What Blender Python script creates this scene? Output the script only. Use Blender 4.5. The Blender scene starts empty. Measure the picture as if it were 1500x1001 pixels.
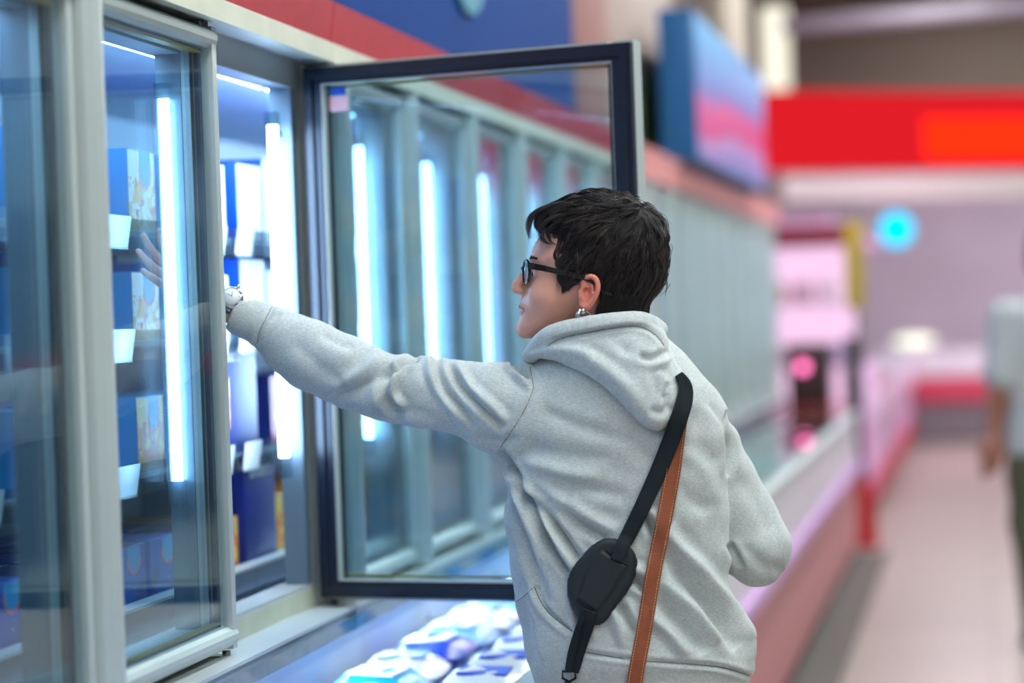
import bpy, math, random
import numpy as np
from mathutils import Vector, Matrix
from mathutils.bvhtree import BVHTree
random.seed(7); np.random.seed(7)
SC = bpy.context.scene
COL = SC.collection
# ------------------------------------------------------------------ camera
F = 3541.0
TH = math.atan(690/F); PT = 36/F; RL = 0.035
CAM = np.array([0, 0, 1.45])
FW = np.array([-math.sin(TH)*math.cos(PT), math.cos(TH)*math.cos(PT), -math.sin(PT)])
R0 = np.array([math.cos(TH), math.sin(TH), 0]); U0 = np.cross(R0, FW)
RC = R0*math.cos(RL) - U0*math.sin(RL); UC = U0*math.cos(RL) + R0*math.sin(RL)
def unproj(px, py, z):
    px = np.asarray(px, float); py = np.asarray(py, float); z = np.asarray(z, float)
    return CAM + z[..., None]*(FW + RC*((px-750)/F)[..., None] + UC*((500.5-py)/F)[..., None])
ZP = 3.85; S = F/ZP
def W(p):                       # person space (x px, y px, d px towards the viewer) -> metres
    p = np.asarray(p, float)
    return unproj(p[..., 0], p[..., 1], ZP - p[..., 2]/S)
cd = bpy.data.cameras.new('camera'); cam = bpy.data.objects.new('camera', cd); COL.objects.link(cam)
m = Matrix(((RC[0], UC[0], -FW[0], CAM[0]), (RC[1], UC[1], -FW[1], CAM[1]), (RC[2], UC[2], -FW[2], CAM[2]), (0, 0, 0, 1)))
cam.matrix_world = m
cd.sensor_width = 36; cd.lens = 36*F/1500; cd.clip_end = 200
cd.dof.use_dof = True; cd.dof.focus_distance = 3.84; cd.dof.aperture_fstop = 1.7
SC.camera = cam
SC.view_settings.view_transform = 'Standard'; SC.view_settings.look = 'None'; SC.view_settings.gamma = 1
SC.view_settings.use_curve_mapping = False; SC.view_settings.exposure = 0.3
try:
    SC.cycles.max_bounces = 10; SC.cycles.transparent_max_bounces = 40; SC.cycles.glossy_bounces = 6
    SC.cycles.use_denoising = True; SC.cycles.sample_clamp_indirect = 4
    SC.cycles.caustics_reflective = False; SC.cycles.caustics_refractive = False
except Exception: pass
# ------------------------------------------------------------------ materials
def lin(c):
    return tuple(((v/255)/12.92 if v/255 <= .04045 else ((v/255+.055)/1.055)**2.4) for v in c) + (1,)
MATS = {}
def mat(name, rgb=(200, 200, 200), rough=.5, metal=0, spec=.5, noise=0, nscale=30, bump=0, bscale=200, coat=0, emis=None, estr=0, sub=0, sheen=0):
    if name in MATS: return MATS[name]
    M = bpy.data.materials.new(name); M.use_nodes = True; MATS[name] = M
    nt = M.node_tree; N = nt.nodes; L = nt.links; b = N['Principled BSDF']
    b.inputs['Base Color'].default_value = lin(rgb); b.inputs['Roughness'].default_value = rough
    b.inputs['Metallic'].default_value = metal; b.inputs['Specular IOR Level'].default_value = spec
    b.inputs['Coat Weight'].default_value = coat
    if sub: b.inputs['Subsurface Weight'].default_value = sub; b.inputs['Subsurface Radius'].default_value = (.012, .005, .003); b.inputs['Subsurface Scale'].default_value = 1
    if sheen: b.inputs['Sheen Weight'].default_value = sheen
    if emis: b.inputs['Emission Color'].default_value = lin(emis); b.inputs['Emission Strength'].default_value = estr
    tc = N.new('ShaderNodeTexCoord')
    if noise:
        n = N.new('ShaderNodeTexNoise'); n.inputs['Scale'].default_value = nscale; n.inputs['Detail'].default_value = 5
        L.new(tc.outputs['Object'], n.inputs['Vector'])
        mx = N.new('ShaderNodeMix'); mx.data_type = 'RGBA'; mx.blend_type = 'MULTIPLY'
        mx.inputs['Factor'].default_value = 1
        mr = N.new('ShaderNodeMapRange'); mr.inputs['From Min'].default_value = .3; mr.inputs['From Max'].default_value = .7
        mr.inputs['To Min'].default_value = 1-noise; mr.inputs['To Max'].default_value = 1+noise*.4
        L.new(n.outputs['Fac'], mr.inputs['Value'])
        mx.inputs['A'].default_value = lin(rgb); L.new(mr.outputs['Result'], mx.inputs['B'])
        L.new(mx.outputs['Result'], b.inputs['Base Color'])
    if bump:
        n2 = N.new('ShaderNodeTexNoise'); n2.inputs['Scale'].default_value = bscale; n2.inputs['Detail'].default_value = 3
        L.new(tc.outputs['Object'], n2.inputs['Vector'])
        bp = N.new('ShaderNodeBump'); bp.inputs['Strength'].default_value = bump; bp.inputs['Distance'].default_value = .002
        L.new(n2.outputs['Fac'], bp.inputs['Height']); L.new(bp.outputs['Normal'], b.inputs['Normal'])
    return M
def glow(name, rgb, s):
    if name in MATS: return MATS[name]
    M = bpy.data.materials.new(name); M.use_nodes = True; MATS[name] = M
    N = M.node_tree.nodes; N.clear(); e = N.new('ShaderNodeEmission'); o = N.new('ShaderNodeOutputMaterial')
    e.inputs[0].default_value = lin(rgb); e.inputs[1].default_value = s
    M.node_tree.links.new(e.outputs[0], o.inputs[0]); return M
def glassmat(name, tint=(235, 245, 245), f0=.05, top=.9):
    if name in MATS: return MATS[name]
    M = bpy.data.materials.new(name); M.use_nodes = True; MATS[name] = M
    N = M.node_tree.nodes; N.clear(); L = M.node_tree.links
    t = N.new('ShaderNodeBsdfTransparent'); t.inputs[0].default_value = lin(tint)
    g = N.new('ShaderNodeBsdfGlossy'); g.inputs['Roughness'].default_value = .02; g.inputs[0].default_value = (1, 1, 1, 1)
    lw = N.new('ShaderNodeLayerWeight'); lw.inputs['Blend'].default_value = .5
    p = N.new('ShaderNodeMath'); p.operation = 'POWER'; p.inputs[1].default_value = 5
    a = N.new('ShaderNodeMath'); a.operation = 'MULTIPLY_ADD'; a.inputs[1].default_value = top-f0; a.inputs[2].default_value = f0
    mx = N.new('ShaderNodeMixShader'); o = N.new('ShaderNodeOutputMaterial')
    L.new(lw.outputs['Facing'], p.inputs[0]); L.new(p.outputs[0], a.inputs[0]); L.new(a.outputs[0], mx.inputs[0])
    L.new(t.outputs[0], mx.inputs[1]); L.new(g.outputs[0], mx.inputs[2]); L.new(mx.outputs[0], o.inputs[0]); return M
# ------------------------------------------------------------------ mesh helpers
def link(o, parent=None):
    COL.objects.link(o)
    if parent is not None:
        o.parent = parent
    return o
def tag(o, label=None, cat=None, group=None, kind=None):
    if label: o['label'] = label
    if cat: o['category'] = cat
    if group: o['group'] = group
    if kind: o['kind'] = kind
    return o
def empty(name, loc, label=None, cat=None, group=None):
    o = bpy.data.objects.new(name, None); o.empty_display_size = .05; o.location = loc; COL.objects.link(o)
    return tag(o, label, cat, group)
class MB:
    def __init__(s): s.v = []; s.f = []; s.m = []; s.s = []
    def add(s, v, f, mi=0, smooth=False):
        b = len(s.v); s.v += [tuple(map(float, p)) for p in v]
        for q in f: s.f.append(tuple(b+i for i in q)); s.m.append(mi); s.s.append(smooth)
        return s
    def box(s, a, b, mi=0, bev=0):
        x0, y0, z0 = [min(p, q) for p, q in zip(a, b)]; x1, y1, z1 = [max(p, q) for p, q in zip(a, b)]
        if bev:
            import bmesh
            bm = bmesh.new(); bmesh.ops.create_cube(bm, size=1)
            for v in bm.verts: v.co = Vector(((x0+x1)/2+v.co.x*(x1-x0), (y0+y1)/2+v.co.y*(y1-y0), (z0+z1)/2+v.co.z*(z1-z0)))
            bmesh.ops.bevel(bm, geom=bm.edges[:], offset=bev, segments=3, affect='EDGES', profile=.5)
            bm.verts.index_update()
            s.add([v.co for v in bm.verts], [[v.index for v in f.verts] for f in bm.faces], mi, True); bm.free(); return s
        v = [(x0, y0, z0), (x1, y0, z0), (x1, y1, z0), (x0, y1, z0), (x0, y0, z1), (x1, y0, z1), (x1, y1, z1), (x0, y1, z1)]
        return s.add(v, [(3, 2, 1, 0), (4, 5, 6, 7), (0, 1, 5, 4), (1, 2, 6, 5), (2, 3, 7, 6), (3, 0, 4, 7)], mi)
    def tube(s, pts, r, n=8, mi=0, cap=True, closed=False):
        pts = [np.array(p, float) for p in pts]; k = len(pts); rr = r if hasattr(r, '__len__') else [r]*k
        vs = []; up = None
        for i, p in enumerate(pts):
            a = pts[(i-1) % k] if (i > 0 or closed) else p; b = pts[(i+1) % k] if (i < k-1 or closed) else p
            t = b-a; t = t/(np.linalg.norm(t)+1e-12)
            if up is None: up = np.array([0, 0, 1.]) if abs(t[2]) < .9 else np.array([1., 0, 0])
            x = np.cross(t, up); x /= np.linalg.norm(x)+1e-12; y = np.cross(x, t); up = y
            for j in range(n):
                an = 2*math.pi*j/n; vs.append(p+rr[i]*(x*math.cos(an)+y*math.sin(an)))
        fs = []
        for i in range(k if closed else k-1):
            for j in range(n):
                a = i*n+j; b = i*n+(j+1) % n; c = ((i+1) % k)*n+(j+1) % n; d = ((i+1) % k)*n+j; fs.append((a, b, c, d))
        if cap and not closed: fs += [tuple(range(n))[::-1], tuple((k-1)*n+j for j in range(n))]
        return s.add(vs, fs, mi, True)
    def prism(s, poly, h0, h1, axis='x', mi=0):      # poly of 2D points extruded along an axis
        n = len(poly)
        def P(a, b, h): return {'x': (h, a, b), 'y': (a, h, b), 'z': (a, b, h)}[axis]
        v = [P(a, b, h0) for a, b in poly]+[P(a, b, h1) for a, b in poly]
        return s.add(v, [tuple(range(n))[::-1], tuple(range(n, 2*n))]+[(i, (i+1) % n, n+(i+1) % n, n+i) for i in range(n)], mi)
    def ball(s, c, r, mi=0, nu=16, nv=10):
        r = r if hasattr(r, '__len__') else (r, r, r); v = []; f = []
        for i in range(nv+1):
            ph = math.pi*i/nv
            for j in range(nu):
                t = 2*math.pi*j/nu; v.append((c[0]+r[0]*math.sin(ph)*math.cos(t), c[1]+r[1]*math.sin(ph)*math.sin(t), c[2]+r[2]*math.cos(ph)))
        for i in range(nv):
            for j in range(nu): f.append((i*nu+j, (i+1)*nu+j, (i+1)*nu+(j+1) % nu, i*nu+(j+1) % nu))
        return s.add(v, f, mi, True)
    def xf(s, M):
        s.v = [tuple(M @ Vector(p)) for p in s.v]; return s
    def build(s, name, mats, parent=None, loc=None, world=True):
        if not isinstance(mats, (list, tuple)): mats = [mats]
        me = bpy.data.meshes.new(name)
        off = Vector((0, 0, 0))
        if parent is not None and world: off = absloc(parent)
        elif loc is not None and world: off = Vector(loc)
        me.from_pydata([tuple(Vector(p)-off) for p in s.v], [], s.f)
        for mm in mats: me.materials.append(mm)
        me.polygons.foreach_set('material_index', s.m); me.polygons.foreach_set('use_smooth', s.s); me.update()
        o = bpy.data.objects.new(name, me); link(o, parent)
        if parent is None and loc is not None: o.location = loc
        return o
def absloc(o):
    v = Vector((0, 0, 0))
    while o is not None: v += Vector(o.location); o = o.parent
    return v
def struct(name, mb, mats):
    o = mb.build(name, mats); o['kind'] = 'structure'; return o
def copy_tree(o, parent=None):
    c = o.copy(); COL.objects.link(c)
    if parent is not None: c.parent = parent
    for ch in KIDS.get(o.name, []): copy_tree(ch, c)
    return c
KIDS = {}
def npmesh(name, V, Q, mats, parent=None, smooth=True, mi=None, loc=None):
    me = bpy.data.meshes.new(name)
    off = np.array(absloc(parent)) if parent is not None else (np.array(loc) if loc is not None else np.zeros(3))
    V = np.asarray(V, float)-off; Q = np.asarray(Q, np.int32); k = Q.shape[1]
    me.vertices.add(len(V)); me.vertices.foreach_set('co', V.astype(np.float32).ravel())
    me.loops.add(len(Q)*k); me.loops.foreach_set('vertex_index', Q.ravel())
    me.polygons.add(len(Q)); me.polygons.foreach_set('loop_start', np.arange(len(Q), dtype=np.int32)*k)
    try: me.polygons.foreach_set('loop_total', np.full(len(Q), k, np.int32))
    except Exception: pass
    if not isinstance(mats, (list, tuple)): mats = [mats]
    for mm in mats: me.materials.append(mm)
    me.polygons.foreach_set('use_smooth', np.full(len(Q), smooth))
    if mi is not None: me.polygons.foreach_set('material_index', np.asarray(mi, np.int32))
    me.update(calc_edges=True); me.validate()
    o = bpy.data.objects.new(name, me); link(o, parent)
    if parent is None and loc is not None: o.location = loc
    return o
# ------------------------------------------------------------------ implicit surfaces on a rectilinear grid
class Field:
    def __init__(s, xs, ys, zs):
        s.x = np.asarray(xs, np.float32); s.y = np.asarray(ys, np.float32); s.z = np.asarray(zs, np.float32)
        s.f = np.full((len(s.x), len(s.y), len(s.z)), 200, np.float32)
    def sl(s, lo, hi):
        r = []
        for a, l, h in zip((s.x, s.y, s.z), lo, hi):
            i = max(0, np.searchsorted(a, l)-1); j = min(len(a), np.searchsorted(a, h)+1); r.append(slice(int(i), int(max(j, i+1))))
        X = s.x[r[0]][:, None, None]; Y = s.y[r[1]][None, :, None]; Z = s.z[r[2]][None, None, :]
        return tuple(r), X, Y, Z
    def put(s, r, g, k, op='u'):
        f = s.f[r]; f = -f if op == 's' else f
        if k > 0:
            h = np.clip(.5+.5*(f-g)/k, 0, 1); q = f*(1-h)+g*h-k*h*(1-h)
        else: q = np.minimum(f, g)
        s.f[r] = -q if op == 's' else q
    def cone(s, a, b, ra, rb, k=6, sc=(1, 1, 1), op='u'):
        a = np.array(a, float); b = np.array(b, float); R = max(ra, rb)*max(1/min(sc), 1)+k+8
        r, X, Y, Z = s.sl(np.minimum(a, b)-R, np.maximum(a, b)+R)
        ab = b-a; L2 = (ab**2).sum()+1e-6
        t = np.clip(((X-a[0])*ab[0]+(Y-a[1])*ab[1]+(Z-a[2])*ab[2])/L2, 0, 1)
        g = np.sqrt(((X-a[0]-t*ab[0])*sc[0])**2+((Y-a[1]-t*ab[1])*sc[1])**2+((Z-a[2]-t*ab[2])*sc[2])**2)-(ra+(rb-ra)*t)
        s.put(r, g, k, op)
    def chain(s, pts, k=6, sc=(1, 1, 1), op='u'):
        for p, q in zip(pts[:-1], pts[1:]): s.cone(p[:3], q[:3], p[3], q[3], k, sc, op)
    def ell(s, c, rad, k=6, op='u', rot=0, rot2=0):
        R = max(rad)+k+8; c = np.array(c, float)
        r, X, Y, Z = s.sl(c-R, c+R); x = X-c[0]; y = Y-c[1]; z = Z-c[2]
        if rot: ca, sa = math.cos(rot), math.sin(rot); x, y = x*ca+y*sa, -x*sa+y*ca
        if rot2: ca, sa = math.cos(rot2), math.sin(rot2); x, z = x*ca+z*sa, -x*sa+z*ca
        q = np.sqrt((x/rad[0])**2+(y/rad[1])**2+(z/rad[2])**2)
        g = (q-1)*min(rad)*np.where(q > 1, 1, 1)
        s.put(r, g, k, op)
    def loft(s, tab, k=10, p=2.4, op='u'):          # rows: y, x_left, x_right, d_centre, half depth
        T = np.array(tab, float); m = 30
        r, X, Y, Z = s.sl((T[:, 1].min()-m, T[0, 0]-m, (T[:, 3]-T[:, 4]).min()-m), (T[:, 2].max()+m, T[-1, 0]+m, (T[:, 3]+T[:, 4]).max()+m))
        I = lambda c: np.interp(Y, T[:, 0], T[:, c])
        xl, xr, dc, b = I(1), I(2), I(3), I(4); a = (xr-xl)/2; cx = (xr+xl)/2
        q = (np.abs((X-cx)/a)**p+np.abs((Z-dc)/b)**p)**(1/p)
        g = (q-1)*np.minimum(a, b)
        g = np.maximum(g, np.maximum(T[0, 0]-Y, Y-T[-1, 0]))
        s.put(r, g.astype(np.float32), k, op)
    def mesh(s):
        f = s.f; nx, ny, nz = f.shape; ins = f < 0
        c = np.zeros((nx-1, ny-1, nz-1), np.int8)
        for i in (0, 1):
            for j in (0, 1):
                for l in (0, 1): c += ins[i:nx-1+i, j:ny-1+j, l:nz-1+l]
        cells = np.argwhere((c > 0) & (c < 8)); idx = np.full(c.shape, -1, np.int64); idx[tuple(cells.T)] = np.arange(len(cells))
        P = np.zeros((len(cells), 3)); n = np.zeros(len(cells)); ax = (s.x, s.y, s.z)
        corners = [(i, j, l) for i in (0, 1) for j in (0, 1) for l in (0, 1)]
        for a in corners:
            for d in range(3):
                if a[d]: continue
                b = list(a); b[d] = 1
                A = cells+a; B = cells+b
                fa = f[tuple(A.T)]; fb = f[tuple(B.T)]; mk = (fa < 0) != (fb < 0)
                t = np.where(mk, fa/(fa-fb+1e-20), 0)
                for e in range(3):
                    pa = ax[e][A[:, e]]; pb = ax[e][B[:, e]]; P[:, e] += np.where(mk, pa+t*(pb-pa), 0)
                n += mk
        P /= n[:, None]
        Q = []
        for d in range(3):
            e1, e2 = (d+1) % 3, (d+2) % 3
            a = [slice(None)]*3; b = [slice(None)]*3; a[d] = slice(0, -1); b[d] = slice(1, None)
            ch = ins[tuple(a)] != ins[tuple(b)]
            E = np.argwhere(ch); E = E[(E[:, e1] > 0) & (E[:, e2] > 0) & (E[:, e1] < f.shape[e1]-1) & (E[:, e2] < f.shape[e2]-1)]
            q = []
            for o1, o2 in ((-1, -1), (0, -1), (0, 0), (-1, 0)):
                C = E.copy(); C[:, e1] += o1; C[:, e2] += o2; q.append(idx[tuple(C.T)])
            q = np.stack(q, 1); fl = ~ins[tuple(E.T)]; q[fl] = q[fl][:, ::-1]; Q.append(q)
        return P, np.concatenate(Q)
def polysd(poly, X, Y):         # signed distance to a polygon, negative inside
    P = np.array(poly, float); d = np.full(np.broadcast(X, Y).shape, 1e9); ins = np.zeros(d.shape, bool)
    for a, b in zip(P, np.roll(P, -1, 0)):
        e = b-a; t = np.clip(((X-a[0])*e[0]+(Y-a[1])*e[1])/((e**2).sum()+1e-9), 0, 1)
        d = np.minimum(d, (X-a[0]-t*e[0])**2+(Y-a[1]-t*e[1])**2)
        c = ((a[1] > Y) != (b[1] > Y)) & (X < (b[0]-a[0])*(Y-a[1])/(b[1]-a[1]+1e-12)+a[0]); ins ^= c
    d = np.sqrt(d); return np.where(ins, -d, d)
def catmull(pts, n=6, closed=False):
    P = np.array(pts, float); k = len(P); out = []
    for i in range(k if closed else k-1):
        if closed: a, b, c, d = P[(i-1) % k], P[i], P[(i+1) % k], P[(i+2) % k]
        else: a, b, c, d = P[max(i-1, 0)], P[i], P[i+1], P[min(i+2, k-1)]
        for j in range(n):
            t = j/n; out.append(.5*((2*b)+(c-a)*t+(2*a-5*b+4*c-d)*t*t+(3*b-a-3*c+d)*t**3))
    if not closed: out.append(P[-1])
    return np.array(out)
def pldist(P, pl):              # distance to polyline, position along it 0..1, side
    best = np.full(len(P), 1e9); tt = np.zeros(len(P)); sg = np.ones(len(P)); n = len(pl)-1
    for i in range(n):
        a = pl[i]; e = pl[i+1]-a; t = np.clip(((P-a)@e)/((e@e)+1e-9), 0, 1); q = P-a-t[:, None]*e; d = np.hypot(q[:, 0], q[:, 1])
        mk = d < best; best[mk] = d[mk]; tt[mk] = (i+t[mk])/n; sg[mk] = np.sign(e[0]*q[mk, 1]-e[1]*q[mk, 0])
    return best, tt, sg
def vnormals(V, Q):
    n = np.cross(V[Q[:, 2]]-V[Q[:, 0]], V[Q[:, 3]]-V[Q[:, 1]]); N = np.zeros_like(V)
    for i in range(4): np.add.at(N, Q[:, i], n)
    return N/(np.linalg.norm(N, axis=1)[:, None]+1e-9)
def smooth(V, Q, it=2, lam=.5):
    for _ in range(it):
        A = np.zeros_like(V); n = np.zeros(len(V))
        for i in range(4):
            for j in ((i+1) % 4, (i+3) % 4):
                np.add.at(A, Q[:, i], V[Q[:, j]]); np.add.at(n, Q[:, i], 1)
        V = V+lam*(A/n[:, None]-V)
    return V
def strokes(V, Q, ST, front=-20):
    N = vnormals(V, Q); D = np.zeros(len(V))
    for pts, w, amp in ST:
        pl = catmull(pts, 5); lo = pl.min(0)-4*w; hi = pl.max(0)+4*w
        ix = np.where((V[:, 0] > lo[0]) & (V[:, 0] < hi[0]) & (V[:, 1] > lo[1]) & (V[:, 1] < hi[1]) & (N[:, 2] > -.3))[0]
        if not len(ix): continue
        d, t, sg = pldist(V[ix, :2], pl); tap = np.clip(np.minimum(t, 1-t)*5, 0, 1)**.7 if w > 3.1 else np.clip(np.minimum(t, 1-t)*20, 0, 1)
        prof = np.exp(-(d/w)**2)-(.35*np.exp(-((d-2.1*w)/w)**2) if w > 3.1 else 0)
        D[ix] += amp*tap*prof
    return V+N*D[:, None]
def rng(*segs):                 # piecewise spacing: (start, step), ..., end
    out = []; 
    for (a, st), nx in zip(segs[:-1], [q[0] if hasattr(q, '__len__') else q for q in segs[1:]]):
        out += list(np.arange(a, nx-st*.3, st))
    out.append(segs[-1] if not hasattr(segs[-1], '__len__') else segs[-1][0]); return np.array(out)
# ------------------------------------------------------------------ materials of the shop
silver = mat('silver_profile', (196, 204, 202), .38, .25, noise=.06, nscale=3)
silverd = mat('brushed_steel', (150, 152, 150), .3, .8, noise=.1, nscale=8)
navy = mat('black_gasket', (22, 30, 46), .38, 0, .5)
paint = mat('frame_paint', (196, 202, 204), .4, .1, noise=.05, nscale=4)
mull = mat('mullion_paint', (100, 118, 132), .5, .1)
cream = mat('cream_riser', (206, 206, 186), .4, 0, noise=.12, nscale=9)
redp = mat('red_fascia', (188, 36, 50), .45, 0, noise=.12, nscale=20)
glarep = mat('fascia_glare_tone', (226, 150, 145), .45, 0)  # red fascia further off, with the light on it mixed into the colour
white = mat('white_plastic', (232, 236, 238), .4)
liner = mat('white_liner', (222, 232, 240), .45, noise=.05, nscale=3)
black = mat('black_plastic', (18, 20, 24), .4)
glass = glassmat('door_glass', (240, 249, 252), .024, .95)
clearp = glassmat('clear_plastic', (215, 225, 228), .1, .9)
spacer = mat('brass_spacer', (150, 128, 40), .4, .3)
tube_m = glow('tube_light', (178, 216, 255), 40)
wire = mat('chrome_wire', (150, 160, 170), .25, .9)
darksteel = mat('dark_steel_panel', (78, 84, 92), .3, .7)
# ------------------------------------------------------------------ room
fl = bpy.data.materials.new('floor_tiles'); fl.use_nodes = True
N = fl.node_tree.nodes; L = fl.node_tree.links; b = N['Principled BSDF']; b.inputs['Roughness'].default_value = .32
tc = N.new('ShaderNodeTexCoord'); br = N.new('ShaderNodeTexBrick'); br.offset = 0; br.inputs['Scale'].default_value = 1
br.inputs['Brick Width'].default_value = .6; br.inputs['Row Height'].default_value = .6; br.inputs['Mortar Size'].default_value = .006
br.inputs['Color1'].default_value = lin((160, 150, 138)); br.inputs['Color2'].default_value = lin((152, 142, 132)); br.inputs['Mortar'].default_value = lin((120, 110, 104))
L.new(tc.outputs['Object'], br.inputs['Vector']); nz = N.new('ShaderNodeTexNoise'); nz.inputs['Scale'].default_value = 90; nz.inputs['Detail'].default_value = 4
L.new(tc.outputs['Object'], nz.inputs['Vector']); mx = N.new('ShaderNodeMix'); mx.data_type = 'RGBA'; mx.blend_type = 'OVERLAY'; mx.inputs['Factor'].default_value = .35
L.new(br.outputs['Color'], mx.inputs['A']); L.new(nz.outputs['Fac'], mx.inputs['B']); L.new(mx.outputs['Result'], b.inputs['Base Color'])
struct('floor', MB().box((-2.3, -4, -.05), (5.2, 27, 0)), fl)
struct('ceiling', MB().box((-2.3, -4, 4.7), (5.2, 27, 4.8)), mat('ceiling_paint', (112, 100, 90), .8, noise=.1, nscale=2))
struct('wall_left', MB().box((-2.4, -4, 0), (-2.3, 27, 4.7)), mat('left_wall_paint', (150, 140, 132), .7))
struct('wall_right', MB().box((5.2, -4, 0), (5.3, 27, 4.7)), mat('right_wall_paint', (150, 166, 172), .6))
struct('wall_back', MB().box((-2.3, 27, 0), (5.2, 27.1, 4.7)), mat('lilac_wall_paint', (208, 198, 208), .7, noise=.12, nscale=1.2))
struct('wall_front', MB().box((-2.3, -4.1, 0), (5.2, -4, 4.7)), mat('front_wall_paint', (190, 198, 200), .7))
struct('trim_1', MB().box((-2.3, 23, 3.12), (5.2, 23.3, 4.7)), mat('soffit_paint', (100, 88, 78), .8))
# ------------------------------------------------------------------ upright freezers
P = .633; Y0 = 4.394            # door pitch and far edge of the open door
XF = -1.255                     # front face of the cabinet frame
ZB, ZT = .93, 1.935             # door bottom and top
SHELF = [1.612, 1.428, 1.208]
def door_parts(parent, far, idx, ang=0, near=0):
    """door with its hinge at Y=far on the front of the frame; local a: away from hinge, t: outward"""
    w = (P-.008)*(1.05 if ang else 1)-(.062 if abs(far-P-Y0) < .01 else 0); M = None
    hx, hy = XF+.006, far-.004
    ca, sa = math.cos(ang), math.sin(ang)
    def T(a, t):                # closed door: a runs to -Y, t to +X; opening swings a towards +X
        x, y = t*ca+a*sa, -a*ca+t*sa
        return hx+x, hy+y
    if ang: hx += .013; hy += .0
    def slab(mb, a0, a1, t0, t1, z0, z1, mi=0, rnd=0, horiz=False):
        q = []
        if rnd:                 # rounded outer side of the profile
            n = 7
            if not horiz:
                q = [(a0, t0)]+[((a0+a1)/2-(a1-a0)/2*math.cos(math.pi*i/n), t0+(t1-t0)*(.45+.55*math.sin(math.pi*i/n))) for i in range(n+1)]+[(a1, t0)]
                v = [T(a, t)+(z0,) for a, t in q]+[T(a, t)+(z1,) for a, t in q]
            else:
                q = [(z0, t0)]+[((z0+z1)/2-(z1-z0)/2*math.cos(math.pi*i/n), t0+(t1-t0)*(.45+.55*math.sin(math.pi*i/n))) for i in range(n+1)]+[(z1, t0)]
                v = [T(a0, t)+(z,) for z, t in q]+[T(a1, t)+(z,) for z, t in q]
            k = len(q); f = [tuple(range(k))[::-1], tuple(range(k, 2*k))]+[(i, (i+1) % k, k+(i+1) % k, k+i) for i in range(k)]
            mb.add(v, f, mi, False)
        else:
            v = [T(a, t)+(z,) for z in (z0, z1) for a, t in ((a0, t0), (a1, t0), (a1, t1), (a0, t1))]
            mb.add(v, [(3, 2, 1, 0), (4, 5, 6, 7), (0, 1, 5, 4), (1, 2, 6, 5), (2, 3, 7, 6), (3, 0, 4, 7)], mi)
    fr = MB()
    slab(fr, 0, .022, .012, .046, ZB, ZT)                                   # hinge stile
    slab(fr, w-(.038 if ang else .05), w, .012, .076, ZB, ZT, 0, 1)                            # grip stile, proud and rounded
    slab(fr, .0, w-.05, .012, .05, ZT-.036, ZT, 0, 1, True); slab(fr, .0, w-.05, .012, .05, ZB, ZB+.038, 0, 1, True)
    d = fr.build('door', silver, parent); d['label'] = ('open glass freezer door with dark inner frame' if ang else 'closed glass freezer door with silver frame')
    gk = MB(); g = .036
    for (a0, a1, z0, z1) in ((0, g, ZB+.006, ZT-.006), (w-g, w, ZB+.006, ZT-.006), (g, w-g, ZT-g, ZT-.006), (g, w-g, ZB+.006, ZB+g)):
        slab(gk, a0, a1, -.004, .012, z0, z1)
    for (a0, a1, z0, z1) in ((.008, .02, ZB+.016, ZT-.016), (w-.02, w-.008, ZB+.016, ZT-.016), (.02, w-.02, ZT-.028, ZT-.016), (.02, w-.02, ZB+.016, ZB+.028)):
        slab(gk, a0, a1, -.009, -.004, z0, z1)
    gk.build('gasket', navy, d)
    gl = MB(); slab(gl, .02, w-.03, .014, .018, ZB+.03, ZT-.03); slab(gl, .02, w-.03, .034, .038, ZB+.03, ZT-.03); gl.build('glass_pane', glass, d)
    sp = MB(); e = .038
    for (a0, a1, z0, z1, mm) in ((e, e+.002, ZB+e, ZT-e, 1), (w-.052, w-.050, ZB+e, ZT-e, 1), (e, w-.051, ZT-.044, ZT-.040, 0), (e, w-.051, ZB+.042, ZB+.046, 0)):
        slab(sp, a0, a1, .02, .032, z0, z1, mm)
    sp.build('spacer_bar', [spacer, navy], d)
    tr = MB()
    for (a0, a1, z0, z1) in ((g, g+.003, ZB+g, ZT-g), (w-g-.002, w-g, ZB+g, ZT-g), (g, w-g, ZT-g-.002, ZT-g), (g, w-g, ZB+g, ZB+g+.002)):
        slab(tr, a0, a1, -.002, .012, z0, z1)
    tr.build('inner_trim', silver, d)
    for z in (ZT+.002, ZB-.018):
        hg = MB()
        slab(hg, .002, .035, -.01, .03, z, z+.008)
        p = T(.01, .03); hg.tube([(p[0], p[1], z-.004), (p[0], p[1], z+.014)], .007, 10)
        hg.build('hinge', silverd, d)
    if ang:
        st = MB(); slab(st, .045, .085, .0125, .0138, ZT-.088, ZT-.060, 0); slab(st, .048, .08, .0125, .0138, ZT-.058, ZT-.045, 1)
        st.build('sticker', [mat('pink_sticker', (214, 170, 180), .5), mat('blue_sticker', (30, 80, 190), .5)], d)
    return d
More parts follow.
